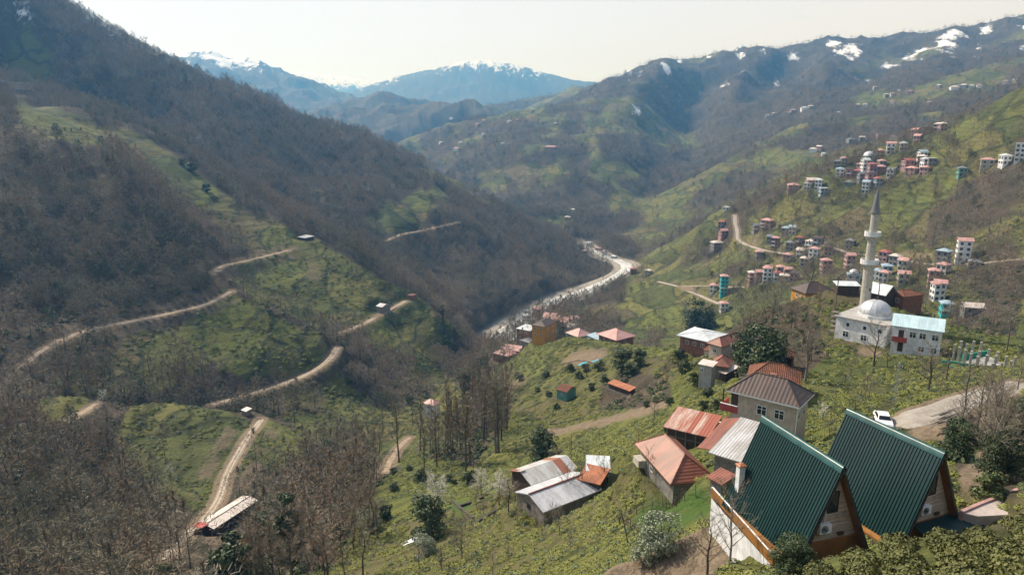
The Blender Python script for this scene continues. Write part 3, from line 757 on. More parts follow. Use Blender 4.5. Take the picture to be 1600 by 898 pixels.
# materials
for nm, col, kw in (
    ('plaster_tan', (.56, .47, .40), dict(grime=.35)), ('plaster_white', (.80, .82, .84), dict(grime=.3)), ('plaster_cream', (.50, .47, .41), dict(grime=.4)),
    ('plaster_grey', (.27, .27, .27), dict(grime=.5)), ('plaster_pink', (.46, .28, .26), dict(grime=.3)), ('plaster_brick', (.27, .13, .095), dict(var=.35)), ('plaster_orange', (.58, .29, .06), dict(grime=.3)),
    ('plaster_blue', (.42, .52, .60), dict(grime=.3)), ('plaster_teal', (.03, .44, .50), dict(var=.15)), ('plaster_green', (.13, .33, .28), dict(grime=.3)), ('concrete', (.42, .41, .39), dict(grime=.5, bmp=.02)),
    ('wood_dark', (.085, .06, .045), dict(var=.4)), ('wood_grey', (.30, .265, .23), dict(var=.4, grime=.4)), ('stone', (.26, .245, .22), dict(var=.45, scale=3, bmp=.05)),
    ('white_paint', (.80, .82, .83), dict(var=.1)), ('red_paint', (.42, .085, .075), dict(var=.25)), ('dark_metal', (.05, .05, .055), dict(rough=.5)), ('pole_wood', (.13, .105, .085), dict(var=.3)),
    ('bark', (.115, .093, .075), dict(var=.45, scale=2)), ('bark_pale', (.24, .21, .18), dict(var=.4, scale=2)), ('tarp_blue', (.08, .36, .52), dict(var=.2)), ('form_green', (.04, .33, .24), dict(var=.25)),
    ('snowy', (.8, .82, .85), dict(var=.05)), ('yard', (.47, .40, .37), dict(var=.25, scale=.6, grime=.2)), ('plywood', (.33, .15, .04), dict(var=.3, scale=1.2)), ('gable_wood', (.36, .265, .195), dict(var=.3))):
    simple(nm, col, **kw)
def roofmat(name, col, col2, rough=.45, metal=.0, rib=0.3, depth=.014, scale=.5, cut=(.42, .6), ax=0, tiles=False, stripes=None, spec=.4):
    m, n, b = newmat(name)
    tc = nn(n, 'ShaderNodeTexCoord'); ob = tc.outputs['Object']
    sx = nn(n, 'ShaderNodeSeparateXYZ'); n.links.new(ob, sx.inputs[0])
    mp = nn(n, 'ShaderNodeMapping'); mp.inputs['Scale'].default_value = (1.6, .35, .35) if ax == 0 else (.35, 1.6, .35); n.links.new(ob, mp.inputs[0])
    f = noise(n, scale * 1.6, 6, .65, mp.outputs[0]); f2 = noise(n, 4, 4, .6, ob); f3 = noise(n, .5, 4, .6, ob)
    c = mixc(n, ramp(n, f, *cut), col, col2)
    c = mixc(n, ramp(n, f2, .35, .7, 0, .6), c, mixc(n, 1.0, c, (.72, .70, .68), 'MULTIPLY'))
    c = mixc(n, ramp(n, f3, .45, .7, 0, .35), c, mixc(n, 1.0, c, (.8, .78, .75), 'MULTIPLY'))
    sh = math_(n, 'FLOOR', math_(n, 'DIVIDE', sx.outputs[ax], .85), 0)
    wn = nn(n, 'ShaderNodeTexWhiteNoise', noise_dimensions='1D'); n.links.new(sh, wn.inputs['W'])
    if stripes:
        c = mixc(n, ramp(n, wn.outputs['Value'], stripes[1], stripes[1] + .01), c, stripes[0])
    else:
        c = mixc(n, ramp(n, wn.outputs['Value'], 0, 1, 0, .25), c, mixc(n, 1.0, c, (.75, .75, .75), 'MULTIPLY'))
    n.links.new(c, b.inputs['Base Color']); b.inputs['Roughness'].default_value = rough; b.inputs['Metallic'].default_value = metal; b.inputs['Specular IOR Level'].default_value = spec
    if rib:
        wv = math_(n, 'SINE', math_(n, 'MULTIPLY', sx.outputs[ax], 2 * PI / rib), 0)
        if tiles: wv = math_(n, 'ADD', wv, math_(n, 'MULTIPLY', noise(n, 6, 3, .7, ob), 3.0))
        bump(n, b, wv, .7, depth)
    M[name] = m
roofmat('roof_rust', (.29, .105, .068), (.18, .075, .05))
roofmat('roof_rust_y', (.36, .145, .085), (.23, .10, .065), ax=1)
roofmat('roof_tile', (.235, .105, .07), (.14, .07, .05), rough=.9, rib=.28, depth=.06, scale=2, tiles=True, spec=.1)
roofmat('roof_brown', (.085, .056, .050), (.062, .042, .038), rough=.5, rib=.5, depth=.012)
roofmat('roof_patch', (.56, .57, .58), (.42, .40, .38), stripes=((.30, .12, .07), .66), rough=.4)
roofmat('roof_redpatch', (.40, .17, .11), (.55, .42, .36), stripes=((.33, .11, .07), .5), rough=.5)
roofmat('roof_grey', (.60, .62, .66), (.46, .47, .50), rough=.33, rib=.25)
roofmat('roof_aqua', (.50, .66, .71), (.40, .54, .60), rough=.4, rib=.4)
roofmat('roof_white', (.66, .71, .74), (.50, .55, .58), rough=.4, rib=.4)
roofmat('roof_pink', (.56, .33, .31), (.46, .26, .24), rough=.5, rib=.5)
roofmat('roof_pale', (.66, .60, .56), (.55, .48, .44), rough=.5, rib=.5)
roofmat('roof_red', (.40, .14, .11), (.30, .10, .08), rough=.5, rib=.5)
roofmat('roof_slate', (.20, .22, .24), (.15, .16, .18), rough=.5, rib=.5)
roofmat('roof_blue', (.36, .48, .56), (.28, .38, .46), rough=.4, rib=.5)
roofmat('roof_orange', (.46, .17, .07), (.30, .11, .06), rough=.5)
roofmat('roof_green', (.004, .038, .038), (.003, .029, .029), rough=.38, rib=0, scale=.3, cut=(.35, .7), ax=1, spec=.5)
roofmat('dome_metal', (.62, .64, .67), (.50, .52, .55), rough=.36, metal=.35, rib=0)
# stained boards
m, n, b = newmat('boards'); M['boards'] = m
tc = nn(n, 'ShaderNodeTexCoord'); sx = nn(n, 'ShaderNodeSeparateXYZ'); n.links.new(tc.outputs['Object'], sx.inputs[0])
bd = math_(n, 'FLOOR', math_(n, 'DIVIDE', sx.outputs[2], .16), 0); fr_ = math_(n, 'FRACT', math_(n, 'DIVIDE', sx.outputs[2], .16), 0)
wn = nn(n, 'ShaderNodeTexWhiteNoise', noise_dimensions='1D'); n.links.new(bd, wn.inputs['W'])
mp = nn(n, 'ShaderNodeMapping'); mp.inputs['Scale'].default_value = (1, 1, 6); n.links.new(tc.outputs['Object'], mp.inputs[0])
c = mixc(n, wn.outputs['Value'], (.66, .54, .43), (.50, .39, .30))
c = mixc(n, ramp(n, noise(n, 1.3, 6, .7, mp.outputs[0]), .45, .65, 0, .75), c, (.20, .14, .10))
c = mixc(n, ramp(n, fr_, .0, .1, .75, 0), c, (.07, .05, .04))
n.links.new(c, b.inputs['Base Color']); b.inputs['Roughness'].default_value = .8
m, n, b = newmat('glass'); M['glass'] = m
b.inputs['Base Color'].default_value = (.02, .028, .035, 1); b.inputs['Roughness'].default_value = .06; b.inputs['Specular IOR Level'].default_value = .8
m, n, b = newmat('far_glass'); M['far_glass'] = m
b.inputs['Base Color'].default_value = (.045, .055, .07, 1); b.inputs['Roughness'].default_value = .15

# shared window meshes
_wc = {}
def window(parent, x, y, z, w_, h_, rz, frame='white_paint', mull=True, sill=False):
    """face looks along local -Y after rotation rz"""
    k = (round(w_, 2), round(h_, 2), frame, mull)
    if k not in _wc:
        f = MB(); t = .07
        f.box(-w_ / 2, -.06, 0, -w_ / 2 + t, .06, h_); f.box(w_ / 2 - t, -.06, 0, w_ / 2, .06, h_)
        f.box(-w_ / 2 + t, -.06, 0, w_ / 2 - t, .06, t); f.box(-w_ / 2 + t, -.06, h_ - t, w_ / 2 - t, .06, h_)
        if mull: f.box(-t / 2, -.05, t, t / 2, .05, h_ - t); f.box(-w_ / 2 + t, -.045, h_ * .62, w_ / 2 - t, .045, h_ * .62 + t * .7)
        p = MB().box(-w_ / 2 + t * .9, -.03, t * .9, w_ / 2 - t * .9, .01, h_ - t * .9)
        _wc[k] = (f.mesh('window', M[frame]), p.mesh('pane', M['glass']))
    o = inst('window', _wc[k][0], parent, (x, y, z), rz); inst('pane', _wc[k][1], o); return o
def door(parent, x, y, z, rz, w_=.95, h_=2.05, mat='wood_dark'):
    o = MB().box(-w_ / 2, -.05, 0, w_ / 2, .05, h_).build('door', M[mat], parent, loc=(x, y, z), rz=rz)
    MB().box(w_ / 2 - .16, -.11, h_ * .48, w_ / 2 - .08, -.05, h_ * .52).build('handle', M['dark_metal'], o)
    return o

# roofs, centred on the origin, eave at z = 0
def hip_roof(w_, l_, rise, th=.16):
    mb = MB(); a, c = w_ / 2, l_ / 2
    if w_ >= l_: r0, r1 = (-a + c * .92, 0, rise), (a - c * .92, 0, rise)
    else: r0, r1 = (0, -c + a * .92, rise), (0, c - a * .92, rise)
    e = [(-a, -c, 0), (a, -c, 0), (a, c, 0), (-a, c, 0)]
    V_ = e + [r0, r1] + [(x, y, -th) for x, y, z in e]
    if w_ >= l_: F_ = [(0, 1, 5, 4), (1, 2, 5), (2, 3, 4, 5), (3, 0, 4)]
    else: F_ = [(0, 1, 4), (1, 2, 5, 4), (2, 3, 5), (3, 0, 4, 5)]
    F_ += [(6, 9, 8, 7), (0, 6, 7, 1), (1, 7, 8, 2), (2, 8, 9, 3), (3, 9, 6, 0)]
    mb.add(V_, F_)
    return mb, (r0, r1, e)
def gable_roof(w_, l_, rise, th=.14, off=0.0):
    """ridge runs along x; off shifts the ridge in y"""
    mb = MB(); a, c = w_ / 2, l_ / 2
    mb.add([(-a, -c, 0), (a, -c, 0), (a, off, rise), (-a, off, rise), (-a, -c, -th), (a, -c, -th), (a, off, rise - th), (-a, off, rise - th)],
           [(0, 1, 2, 3), (7, 6, 5, 4), (0, 4, 5, 1), (1, 5, 6, 2), (3, 7, 4, 0)])
    mb.add([(a, c, 0), (-a, c, 0), (-a, off, rise), (a, off, rise), (a, c, -th), (-a, c, -th), (-a, off, rise - th), (a, off, rise - th)],
           [(0, 1, 2, 3), (7, 6, 5, 4), (0, 4, 5, 1), (1, 5, 6, 2), (3, 7, 4, 0)])
    return mb
def mono_roof(w_, l_, rise, th=.12):     # low edge at the front (-y)
    a, c = w_ / 2, l_ / 2
    return MB().slab([(-a, -c, 0), (a, -c, 0), (a, c, rise), (-a, c, rise)], th)
def ribs_on(mb_pts, n_, r=.035):
    """raised seams running from the eave edge (p0,p1) to the ridge edge (p3,p2)"""
    p0, p1, p2, p3 = [Vector(p) for p in mb_pts]; mb = MB()
    nrm = (p1 - p0).cross(p3 - p0).normalized()
    for i in range(n_ + 1):
        f = i / n_; a = p0.lerp(p1, f); b = p3.lerp(p2, f); s = (p1 - p0).normalized() * r
        mb.add([a - s, a + s, b + s, b - s, a - s * .5 + nrm * r, a + s * .5 + nrm * r, b + s * .5 + nrm * r, b - s * .5 + nrm * r], [(4, 5, 6, 7), (0, 4, 7, 3), (5, 1, 2, 6), (0, 1, 5, 4), (2, 3, 7, 6)])
    return mb
def house(name, label, cat, cen, yaw, w_, l_, ze, wall, roof, kind='hip', rise=1.8, inset=.45, h=None, group=None, base=None, gm=None):
    gz = [ground(cen.x + dx * math.cos(yaw) - dy * math.sin(yaw), cen.y + dx * math.sin(yaw) + dy * math.cos(yaw)) for dx in (-w_ / 2, 0, w_ / 2) for dy in (-l_ / 2, 0, l_ / 2)]
    z0 = base if base is not None else sum(gz) / 9
    H_ = ze - z0
    t = thing(name, label, cat, (cen.x, cen.y, z0), yaw, group)
    a, c = w_ / 2 - inset, l_ / 2 - inset; zb_ = min(gz) - z0 - .8
    wl = MB().box(-a, -c, zb_, a, c, H_ - .1)
    if kind in ('gable', 'gabley'):
        r_ = rise * (1 - 2 * inset / (l_ if kind == 'gable' else w_)) - .1
        if kind == 'gable':
            for s in (-1, 1): wl.add([(s * a, -c, H_ - .1), (s * a, c, H_ - .1), (s * a, 0, H_ - .1 + r_), (s * (a - .2), -c, H_ - .1), (s * (a - .2), c, H_ - .1), (s * (a - .2), 0, H_ - .1 + r_)], [(0, 1, 2) if s > 0 else (2, 1, 0), (3, 4, 5), (0, 3, 5, 2), (1, 4, 5, 2)])
        else:
            for s in (-1, 1): wl.add([(-a, s * c, H_ - .1), (a, s * c, H_ - .1), (0, s * c, H_ - .1 + r_), (-a, s * (c - .2), H_ - .1), (a, s * (c - .2), H_ - .1), (0, s * (c - .2), H_ - .1 + r_)], [(2, 1, 0) if s > 0 else (0, 1, 2), (3, 4, 5), (0, 3, 5, 2), (1, 4, 5, 2)])
    wl.build('wall', M[wall], t)
    if kind == 'hip':
        mb, (r0, r1, e) = hip_roof(w_, l_, rise); rf = mb.build('roof', M[roof], t, loc=(0, 0, H_))
        cp_ = MB()
        cp_.tube([Vector(r0) + Vector((0, 0, .03)), Vector(r1) + Vector((0, 0, .03))], .09, 5)
        for p, r in ((e[0], r0), (e[3], r0 if w_ >= l_ else r1), (e[1], r1 if w_ >= l_ else r0), (e[2], r1)):
            cp_.tube([Vector(p) + Vector((0, 0, .03)), Vector(r) + Vector((0, 0, .03))], .08, 5)
        cp_.build('ridge_cap', M[roof], rf)
    elif kind == 'gable': rf = gable_roof(w_, l_, rise).build('roof', M[roof], t, loc=(0, 0, H_))
    elif kind == 'gabley': rf = gable_roof(l_, w_, rise).build('roof', M[roof], t, loc=(0, 0, H_), rz=PI / 2)
    elif kind == 'mono': rf = mono_roof(w_, l_, rise).build('roof', M[roof], t, loc=(0, 0, H_))
    else:
        rf = MB().box(-w_ / 2, -l_ / 2, -.2, w_ / 2, l_ / 2, .05).build('roof', M[roof], t, loc=(0, 0, H_))
    return t, H_, a, c, rf, z0

# ---------- the two A-frame cabins
def aframe(apex, th, H_, a, L_, label, second=False):
    apex = Vector(apex); zb_ = apex.z - H_
    t = thing('a_frame_cabin', label, 'cabin', (apex.x, apex.y, zb_), th)
    def panel(s, name):
        eave = Vector((s * a, 0, 0)); top = Vector((0, 0, H_)); dn = (eave - top).normalized(); nrm = Vector((dn.z * -s, 0, 0)) if 0 else Vector((H_ * s, 0, a)).normalized()
        mb = MB(); n_ = int(L_ / .235); prof = [(0, 0), (.42, 0), (.5, .05), (.78, .05), (.86, 0)]
        ys = []
        for i in range(n_): ys += [((i + p) * L_ / n_, q) for p, q in prof]
        ys.append((L_, 0)); k = len(ys); e0 = top + dn * .05; e1 = eave + dn * .25
        V_ = []
        for (y, q) in ys:
            wv = .015 * math.sin(y * 2.1)
            V_ += [e0 + nrm * (q + wv) + Vector((0, y - .12, 0)), e1 + nrm * q + Vector((0, y - .12, 0))]
        F_ = [(2 * i, 2 * i + 2, 2 * i + 3, 2 * i + 1) for i in range(k - 1)]
        if s > 0: F_ = [f[::-1] for f in F_]
        mb.add(V_, F_)
        lo = -.08
        mb.add([e0 + nrm * lo + Vector((0, -.12, 0)), e0 + nrm * lo + Vector((0, L_ - .12, 0)), e1 + nrm * lo + Vector((0, L_ - .12, 0)), e1 + nrm * lo + Vector((0, -.12, 0)),
                e0 + nrm * -.01 + Vector((0, -.12, 0)), e0 + nrm * -.01 + Vector((0, L_ - .12, 0)), e1 + nrm * -.01 + Vector((0, L_ - .12, 0)), e1 + nrm * -.01 + Vector((0, -.12, 0))],
               [(0, 1, 2, 3), (3, 7, 4, 0), (2, 6, 7, 3), (1, 5, 6, 2)])
        o = mb.build(name, M['roof_green'], t)
        # rake board along the front edge
        q0 = top + nrm * -.10; q1 = eave + dn * .25 + nrm * -.10; q2 = q1 - nrm * .22; q3 = top + Vector((0, 0, -.42))
        for yy in (-.16, L_ - .12):
            P = [q0, q1, q2, q3]; V_ = [p + Vector((0, yy, 0)) for p in P] + [p + Vector((0, yy + .06, 0)) for p in P]
            MB().add(V_, [(0, 1, 2, 3), (7, 6, 5, 4), (0, 4, 5, 1), (1, 5, 6, 2), (2, 6, 7, 3), (3, 7, 4, 0)]).build('rake_board', M['wood_dark'], o)
        return o
    pl_ = panel(-1, 'roof'); panel(1, 'roof')
    # ridge cap: folded sheet, a little dented
    cp_ = MB(); V_ = []; sl = Vector((-a, 0, -H_)).normalized(); sr = Vector((a, 0, -H_)).normalized(); nl = Vector((-H_, 0, a)).normalized(); nr = Vector((H_, 0, a)).normalized()
    ny = 26
    for i in range(ny + 1):
        y = -.16 + (L_ + .08) * i / ny; j = .02 * math.sin(i * 1.9) + .012 * math.sin(i * 5.1)
        tp = Vector((0, y, H_))
        V_ += [tp + sl * .46 + nl * (.07 + j), tp + sl * .13 + nl * .085, tp + Vector((0, 0, .07)), tp + sr * .13 + nr * .085, tp + sr * .46 + nr * (.07 + j)]
    cp_.add(V_, [(i * 5 + k, i * 5 + k + 1, i * 5 + k + 6, i * 5 + k + 5) for i in range(ny) for k in range(4)])
    cp_.build('ridge_cap', M['roof_green_cap'], t, smooth_=True)
    # gable walls
    fz = 1.05
    def xa(z): return a * (1 - z / H_) - .12
    for nm, y in (('gable_wall', .42), ('gable_wall', L_ - .6)):
        MB().add([(-xa(fz), y, fz), (xa(fz), y, fz), (0, y, H_ - .2), (-xa(fz), y + .12, fz), (xa(fz), y + .12, fz), (0, y + .12, H_ - .2)], [(0, 1, 2), (5, 4, 3), (0, 3, 4, 1), (1, 4, 5, 2), (2, 5, 3, 0)]).build(nm, M['boards'], t)
    # inner timber lining seen between gable and rake
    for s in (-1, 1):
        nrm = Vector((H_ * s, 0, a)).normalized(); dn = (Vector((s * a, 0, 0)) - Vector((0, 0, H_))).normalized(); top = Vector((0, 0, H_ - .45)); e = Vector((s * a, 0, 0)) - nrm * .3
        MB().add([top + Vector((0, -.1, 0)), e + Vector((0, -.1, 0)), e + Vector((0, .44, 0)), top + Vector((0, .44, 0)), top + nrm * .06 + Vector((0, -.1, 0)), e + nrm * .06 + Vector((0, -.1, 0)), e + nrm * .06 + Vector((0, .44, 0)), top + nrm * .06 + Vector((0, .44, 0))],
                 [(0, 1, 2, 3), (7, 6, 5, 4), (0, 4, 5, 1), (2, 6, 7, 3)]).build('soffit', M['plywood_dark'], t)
    # orange ply band and floor below the gable
    MB().add([(-xa(.0), .36, -.6), (xa(.0), .36, -.6), (xa(fz) + .03, .36, fz + .02), (-xa(fz) - .03, .36, fz + .02), (-xa(0), .56, -.6), (xa(0), .56, -.6), (xa(fz) + .03, .56, fz + .02), (-xa(fz) - .03, .56, fz + .02)],
             [(0, 1, 2, 3), (7, 6, 5, 4), (3, 2, 6, 7), (0, 3, 7, 4), (1, 5, 6, 2)]).build('lower_band', M['plywood'], t)
    # window, AC unit, pipe
    wx = -.02; window(t, wx, .40, 2.9, .78, 1.45, 0, 'wood_dark', False)
    MB().box(wx - .46, .385, 2.82, wx + .46, .415, 2.898).build('sill', M['white_paint'], t)
    ac = MB().box(-.42, -.3, 0, .42, 0, .62).build('ac_unit', M['white_paint'], t, loc=(-.62, .38, 1.72))
    g_ = MB()
    for r in (.06, .12, .18, .24): g_.lathe([(r, -.01), (r + .018, -.01), (r + .018, .012), (r, .012)], 20)
    for k in range(10): g_.tube([(0, 0, 0), (.26 * math.cos(k * PI / 5), .26 * math.sin(k * PI / 5), 0)], .008, 4)
    fg = g_.build('fan_grille', M['dark_metal'], ac, loc=(-.1, -.31, .31)); fg.rotation_euler = (PI / 2, 0, 0)
    for x in (-.36, .31): MB().box(x, -.28, -.06, x + .05, 0, 0).build('bracket', M['dark_metal'], ac)
    MB().tube([(-.55, .37, 2.34), (-.53, .36, 3.0), (-.5, .37, 4.1)], .035, 6).build('pipe', M['white_paint'], t)
    MB().box(.55, .26, 1.28, .95, .38, 1.5).build('meter_box', M['wood_dark'], t)
    # concrete floor and foundation
    MB().box(-a + .35, .6, -3.2, a - .35, L_ - .7, .02).build('foundation', M['concrete'], t)
    return t, zb_
simple('roof_green_cap', (.018, .085, .085), .34, var=.25, scale=.8, spec=.5)
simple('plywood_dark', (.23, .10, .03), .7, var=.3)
k9 = .9
A1, zb1 = aframe((22.26 * k9, 44.22 * k9, -22.73 * k9), .29, 6.98 * k9, 3.07 * k9, 8.88 * k9, 'green corrugated steep A-frame cabin nearest the camera, with a white chimney on its roof')
A2, zb2 = aframe((31.65 * k9, 48.43 * k9, -23.78 * k9), .39, 6.95 * k9, 3.2 * k9, 8.86 * k9, 'green corrugated steep A-frame cabin at the right, with a small green canopy at its front', True)
A1i = Matrix.Translation((22.26 * k9, 44.22 * k9, zb1)) @ Matrix.Rotation(.29, 4, 'Z'); A1i.invert()
def loc1(px, py, dz): return A1i @ PZ(px, py, zb1 + dz)
# chimney on the near cabin
q = loc1(1157, 757, 1.2)
ch = MB().box(-.22, -.22, -1.2, .22, .22, 1.7).build('chimney', M['plaster_white'], A1, loc=(-2.05, 7.1, 1.4))
MB().box(-.30, -.30, 1.702, .30, .30, 1.76).add([(-.28, -.28, 1.76), (.28, -.28, 1.76), (.28, .28, 1.76), (-.28, .28, 1.76), (0, 0, 1.92)], [(0, 1, 4), (1, 2, 4), (2, 3, 4), (3, 0, 4)]).build('chimney_cap', M['roof_orange'], ch)
# side terrace of the near cabin
e1 = loc1(1114, 762, .1); e2 = loc1(1208, 867, .1); print('terrace', e1, e2)
pts = [(e2.x, e2.y, .1), (-2.6, e2.y - .1, .1), (-2.6, e1.y, .1), (e1.x, e1.y, .1)]
MB().slab(pts, .75).build('terrace', M['plywood'], A1)
MB().slab([(x * .99, y, -.66) for x, y, z in pts], 3.4).build('terrace_wall', M['plaster_white'], A1)
tr = MB(); P4 = [Vector(p) for p in pts]
tr.tube([P4[0] + Vector((0, 0, .04)), P4[3] + Vector((0, 0, .04))], .05, 5)
tr.tube([P4[3] + Vector((0, 0, .04)), P4[2] + Vector((0, 0, .04))], .05, 5)
tr.build('terrace_edge', M['white_paint'], A1)
# side base of the second cabin and its canopy
MB().box(-3.5, .2, -1.6, -2.62, 7.6, -.12).build('side_base', M['plywood'], A2)
cpv = MB(); n_ = 22
V_ = []
for i in range(n_ * 2 + 1):
    x = -1.6 + 5.0 * i / (n_ * 2); zz = .04 * (i % 2); V_ += [(x, -2.1, .62 + zz), (x, .3, 1.05 + zz)]
cpv.add(V_, [(2 * i, 2 * i + 2, 2 * i + 3, 2 * i + 1) for i in range(n_ * 2)])
cpv.add([(-1.6, -2.1, .56), (3.4, -2.1, .56), (3.4, .3, .99), (-1.6, .3, .99)], [(3, 2, 1, 0)])
cpv.build('canopy', M['roof_green'], A2)
for x in (-1.4, .9, 3.2): MB().box(x - .06, -2.0, -1.6, x + .06, -1.9, .55).build('canopy_post', M['plywood'], A2)
MB().box(3.0, -1.0, .3, 5.2, .5, .42).box(3.2, -.9, -2, 5.0, .4, .3).build('side_porch', M['plywood'], A2)

# ---------- named near buildings
cen, yaw, w_, l_, ze = frame3((1135, 609), (1249.5, 636.5), (1268, 613.6), SITE[(1249.5, 636.5)])
print('tan', w_, l_, ze, ground(cen.x, cen.y))
t, H_, a, c, rf, z0 = house('house', 'two-storey tan house with dark brown hipped roof and red-edged balconies', 'house', cen, yaw, w_, l_, ze, 'plaster_tan', 'roof_brown', 'hip', 2.2, .55)
for u in (-.02, .52): window(t, u * a, -c, H_ - 2.45, 1.25, 1.25, 0)
for u in (-.02, .52): window(t, u * a, -c, H_ - 5.4, 1.2, 1.2, 0)
for u in (-.45, .4): window(t, a, u * c, H_ - 2.4, 1.1, 1.2, PI / 2)
MB().box(-w_ / 2, -l_ / 2 - .02, -.22, w_ / 2, -l_ / 2 + .08, -.04).box(w_ / 2 - .08, -l_ / 2 + .08, -.22, w_ / 2 + .02, l_ / 2, -.04).build('gutter', M['white_paint'], rf)
for dz in (2.9, 5.7):
    bl = MB().box(-a - 1.3, -c - .0, H_ - dz - .18, -a + .9, c * .1, H_ - dz).build('balcony', M['concrete'], t)
    MB().box(-a - 1.3, -c - .14, H_ - dz - .18, -a + .9, -c - .003, H_ - dz + .75).box(-a - 1.42, -c - .14, H_ - dz - .18, -a - 1.303, c * .1, H_ - dz + .75).build('parapet', M['red_paint'], bl)
    MB().box(-a - 1.44, -c - .17, H_ - dz + .753, -a + .9, -c + .02, H_ - dz + .83).build('rail', M['white_paint'], bl)
MB().box(-a - 1.2, -c, H_ - 2.9, -a - 1.05, -c + .15, H_ - .1).build('balcony_post', M['wood_dark'], t)
MB().box(-a - .02, -c - .01, H_ - 2.2, -a + .9, -c + .02, H_ - .3).build('balcony_shade_panel', M['wood_dark'], t)  # dark sheet on the wall, painting the shade of a recess behind the balcony
MB().tube([(a + .1, -c - .1, -2), (a + .25, -c - .2, H_ - .2)], .06, 6).build('drainpipe', M['white_paint'], t)
MB().box(-.4, .3, H_ + 1.4, .5, 1.0, H_ + 2.3).build('chimney', M['plaster_brick'], t)
def nb(name, label, cat, A_, B_, C_, d, wall, roof, kind, rise, inset=.35, wins=(), group=None, chim=False):
    cen, yaw, w_, l_, ze = frame3(A_, B_, C_, SITE[B_])
    t, H_, a, c, rf, z0 = house(name, label, cat, cen, yaw, w_, l_, ze, wall, roof, kind, rise, inset, group=group)
    print(label[:40], 'w %.1f l %.1f H %.1f' % (w_, l_, H_))
    for f, u, dz, ww, hh in wins:
        if f == 'F': window(t, u * a, -c, H_ - dz, ww, hh, 0)
        elif f == 'R': window(t, a, u * c, H_ - dz, ww, hh, PI / 2)
        elif f == 'L': window(t, -a, u * c, H_ - dz, ww, hh, -PI / 2)
    if chim: MB().box(-.3, -.3, H_, .3, .3, H_ + rise + .7).build('chimney', M['stone'], t)
    return t, H_, a, c, rf, w_, l_
nb('house', 'low house under a wide rust-brown tiled roof, just behind the tan house', 'house', (1166, 590), (1252, 601), (1278, 583), 113, 'wood_grey', 'roof_tile', 'hip', 1.9, .6, [('R', 0, 2, .9, .9), ('F', .6, 2, .9, .9)])
nb('shed', 'small dark shed with rusty tiled roof between the dark evergreen and the grass slope', 'shed', (1201, 554), (1240, 560), (1248, 552), 142, 'wood_dark', 'roof_tile', 'hip', 1.2, .35)
nb('house', 'old brown house under a pale silvery metal roof, at the hill edge', 'house', (1056, 523), (1111, 535), (1117, 517), 186, 'plaster_brick', 'roof_white', 'hip', 1.0, .9, [('F', -.5, 2.2, 1, 1.1), ('F', 0, 2.2, 1, 1.1), ('F', .55, 2.2, 1, 1.1)])
nb('house', 'house with bright rust hipped roof right beside the silvery roofed one', 'house', (1128, 542), (1168, 529), (1152, 520), 178, 'plaster_tan', 'roof_rust', 'hip', 1.5, .5, [('F', 0, 2.0, 1, 1), ('L', 0, 2, 1, 1)])
nb('outbuilding', 'tall narrow grey rendered outbuilding with flat beige roof on the bank', 'outbuilding', (1090, 568), (1114, 573), (1117, 566), 166, 'concrete', 'roof_pale', 'mono', .3, .3, [('F', -.6, 1.6, .7, .8)])
nb('cottage', 'cottage with faded red hipped roof behind the narrow grey outbuilding', 'cottage', (1110, 570), (1140, 574), (1146, 562), 160, 'wood_grey', 'roof_rust', 'hip', 1.4, .4, [('F', .2, 1.9, .9, .9)])
nb('shed', 'small shed with brown roof below the silvery roofed house', 'shed', (1098, 546), (1112, 549), (1113, 541), 178, 'plaster_tan', 'roof_tile', 'mono', .3, .3, [('F', 0, 1.7, .8, .9)])
nb('lean_to', 'tilted pale pink sheet roof of a small lean-to among the shrubs', 'lean-to', (1122, 580), (1134, 584), (1142, 572), 150, 'wood_dark', 'roof_pale', 'mono', .6, .2)
t, H_, a, c, rf, w_, l_ = nb('barn', 'open dark barn with red and white striped rusty metal roof', 'barn', (1036, 666), (1107, 683), (1124, 659), 92, 'wood_dark', 'roof_redpatch', 'mono', 1.0, .4)
ribs_on([(-w_ / 2, -l_ / 2, 0.002), (w_ / 2, -l_ / 2, .002), (w_ / 2, l_ / 2, 1.002), (-w_ / 2, l_ / 2, 1.002)], int(w_ / .4), .03).build('roof_rib', M['roof_redpatch'], rf)
for u in (-.95, -.5, 0, .5, .95): MB().box(u * a - .07, -c - .2, -1.5, u * a + .07, -c - .06, H_ - .12).build('front_post', M['bark_pale'], t)
MB().box(-a, -c - .15, H_ - 1.3, a * .9, -c - .1, H_ - 1.18).build('rail', M['bark_pale'], t)
t, H_, a, c, rf, w_, l_ = nb('shed', 'shed with patched white and rust corrugated roof below the tan house', 'shed', (1107, 706), (1158, 722), (1178, 674), 77, 'stone', 'roof_patch', 'mono', 1.3, .5)
ribs_on([(-w_ / 2, -l_ / 2, .002), (w_ / 2, -l_ / 2, .002), (w_ / 2, l_ / 2, 1.302), (-w_ / 2, l_ / 2, 1.302)], int(w_ / .3), .03).build('roof_rib', M['roof_patch'], rf)
lo = MB().slab([(-w_ / 2 - 1.6, -l_ / 2 + .6, -.2), (-w_ / 2 - .05, -l_ / 2 + .6, .05), (-w_ / 2 - .05, l_ / 2, 1.2), (-w_ / 2 - 1.6, l_ / 2 - .6, .9)], .08).build('side_roof', M['roof_rust'], t, loc=(0, 0, H_))
t, H_, a, c, rf, w_, l_ = nb('farmhouse', 'farmhouse with large rust-red metal hipped roof and a pale corner balcony', 'house', (991, 692), (1048, 757), (1105, 733), 72, 'stone', 'roof_rust', 'hip', 2.1, .7, [('F', -.3, 1.9, .9, 1.0)])
MB().box(-a - .1, -c - 1.0, H_ - 2.2, -a + 1.6, -c - .02, H_ - 1.3).build('balcony', M['plaster_cream'], t)
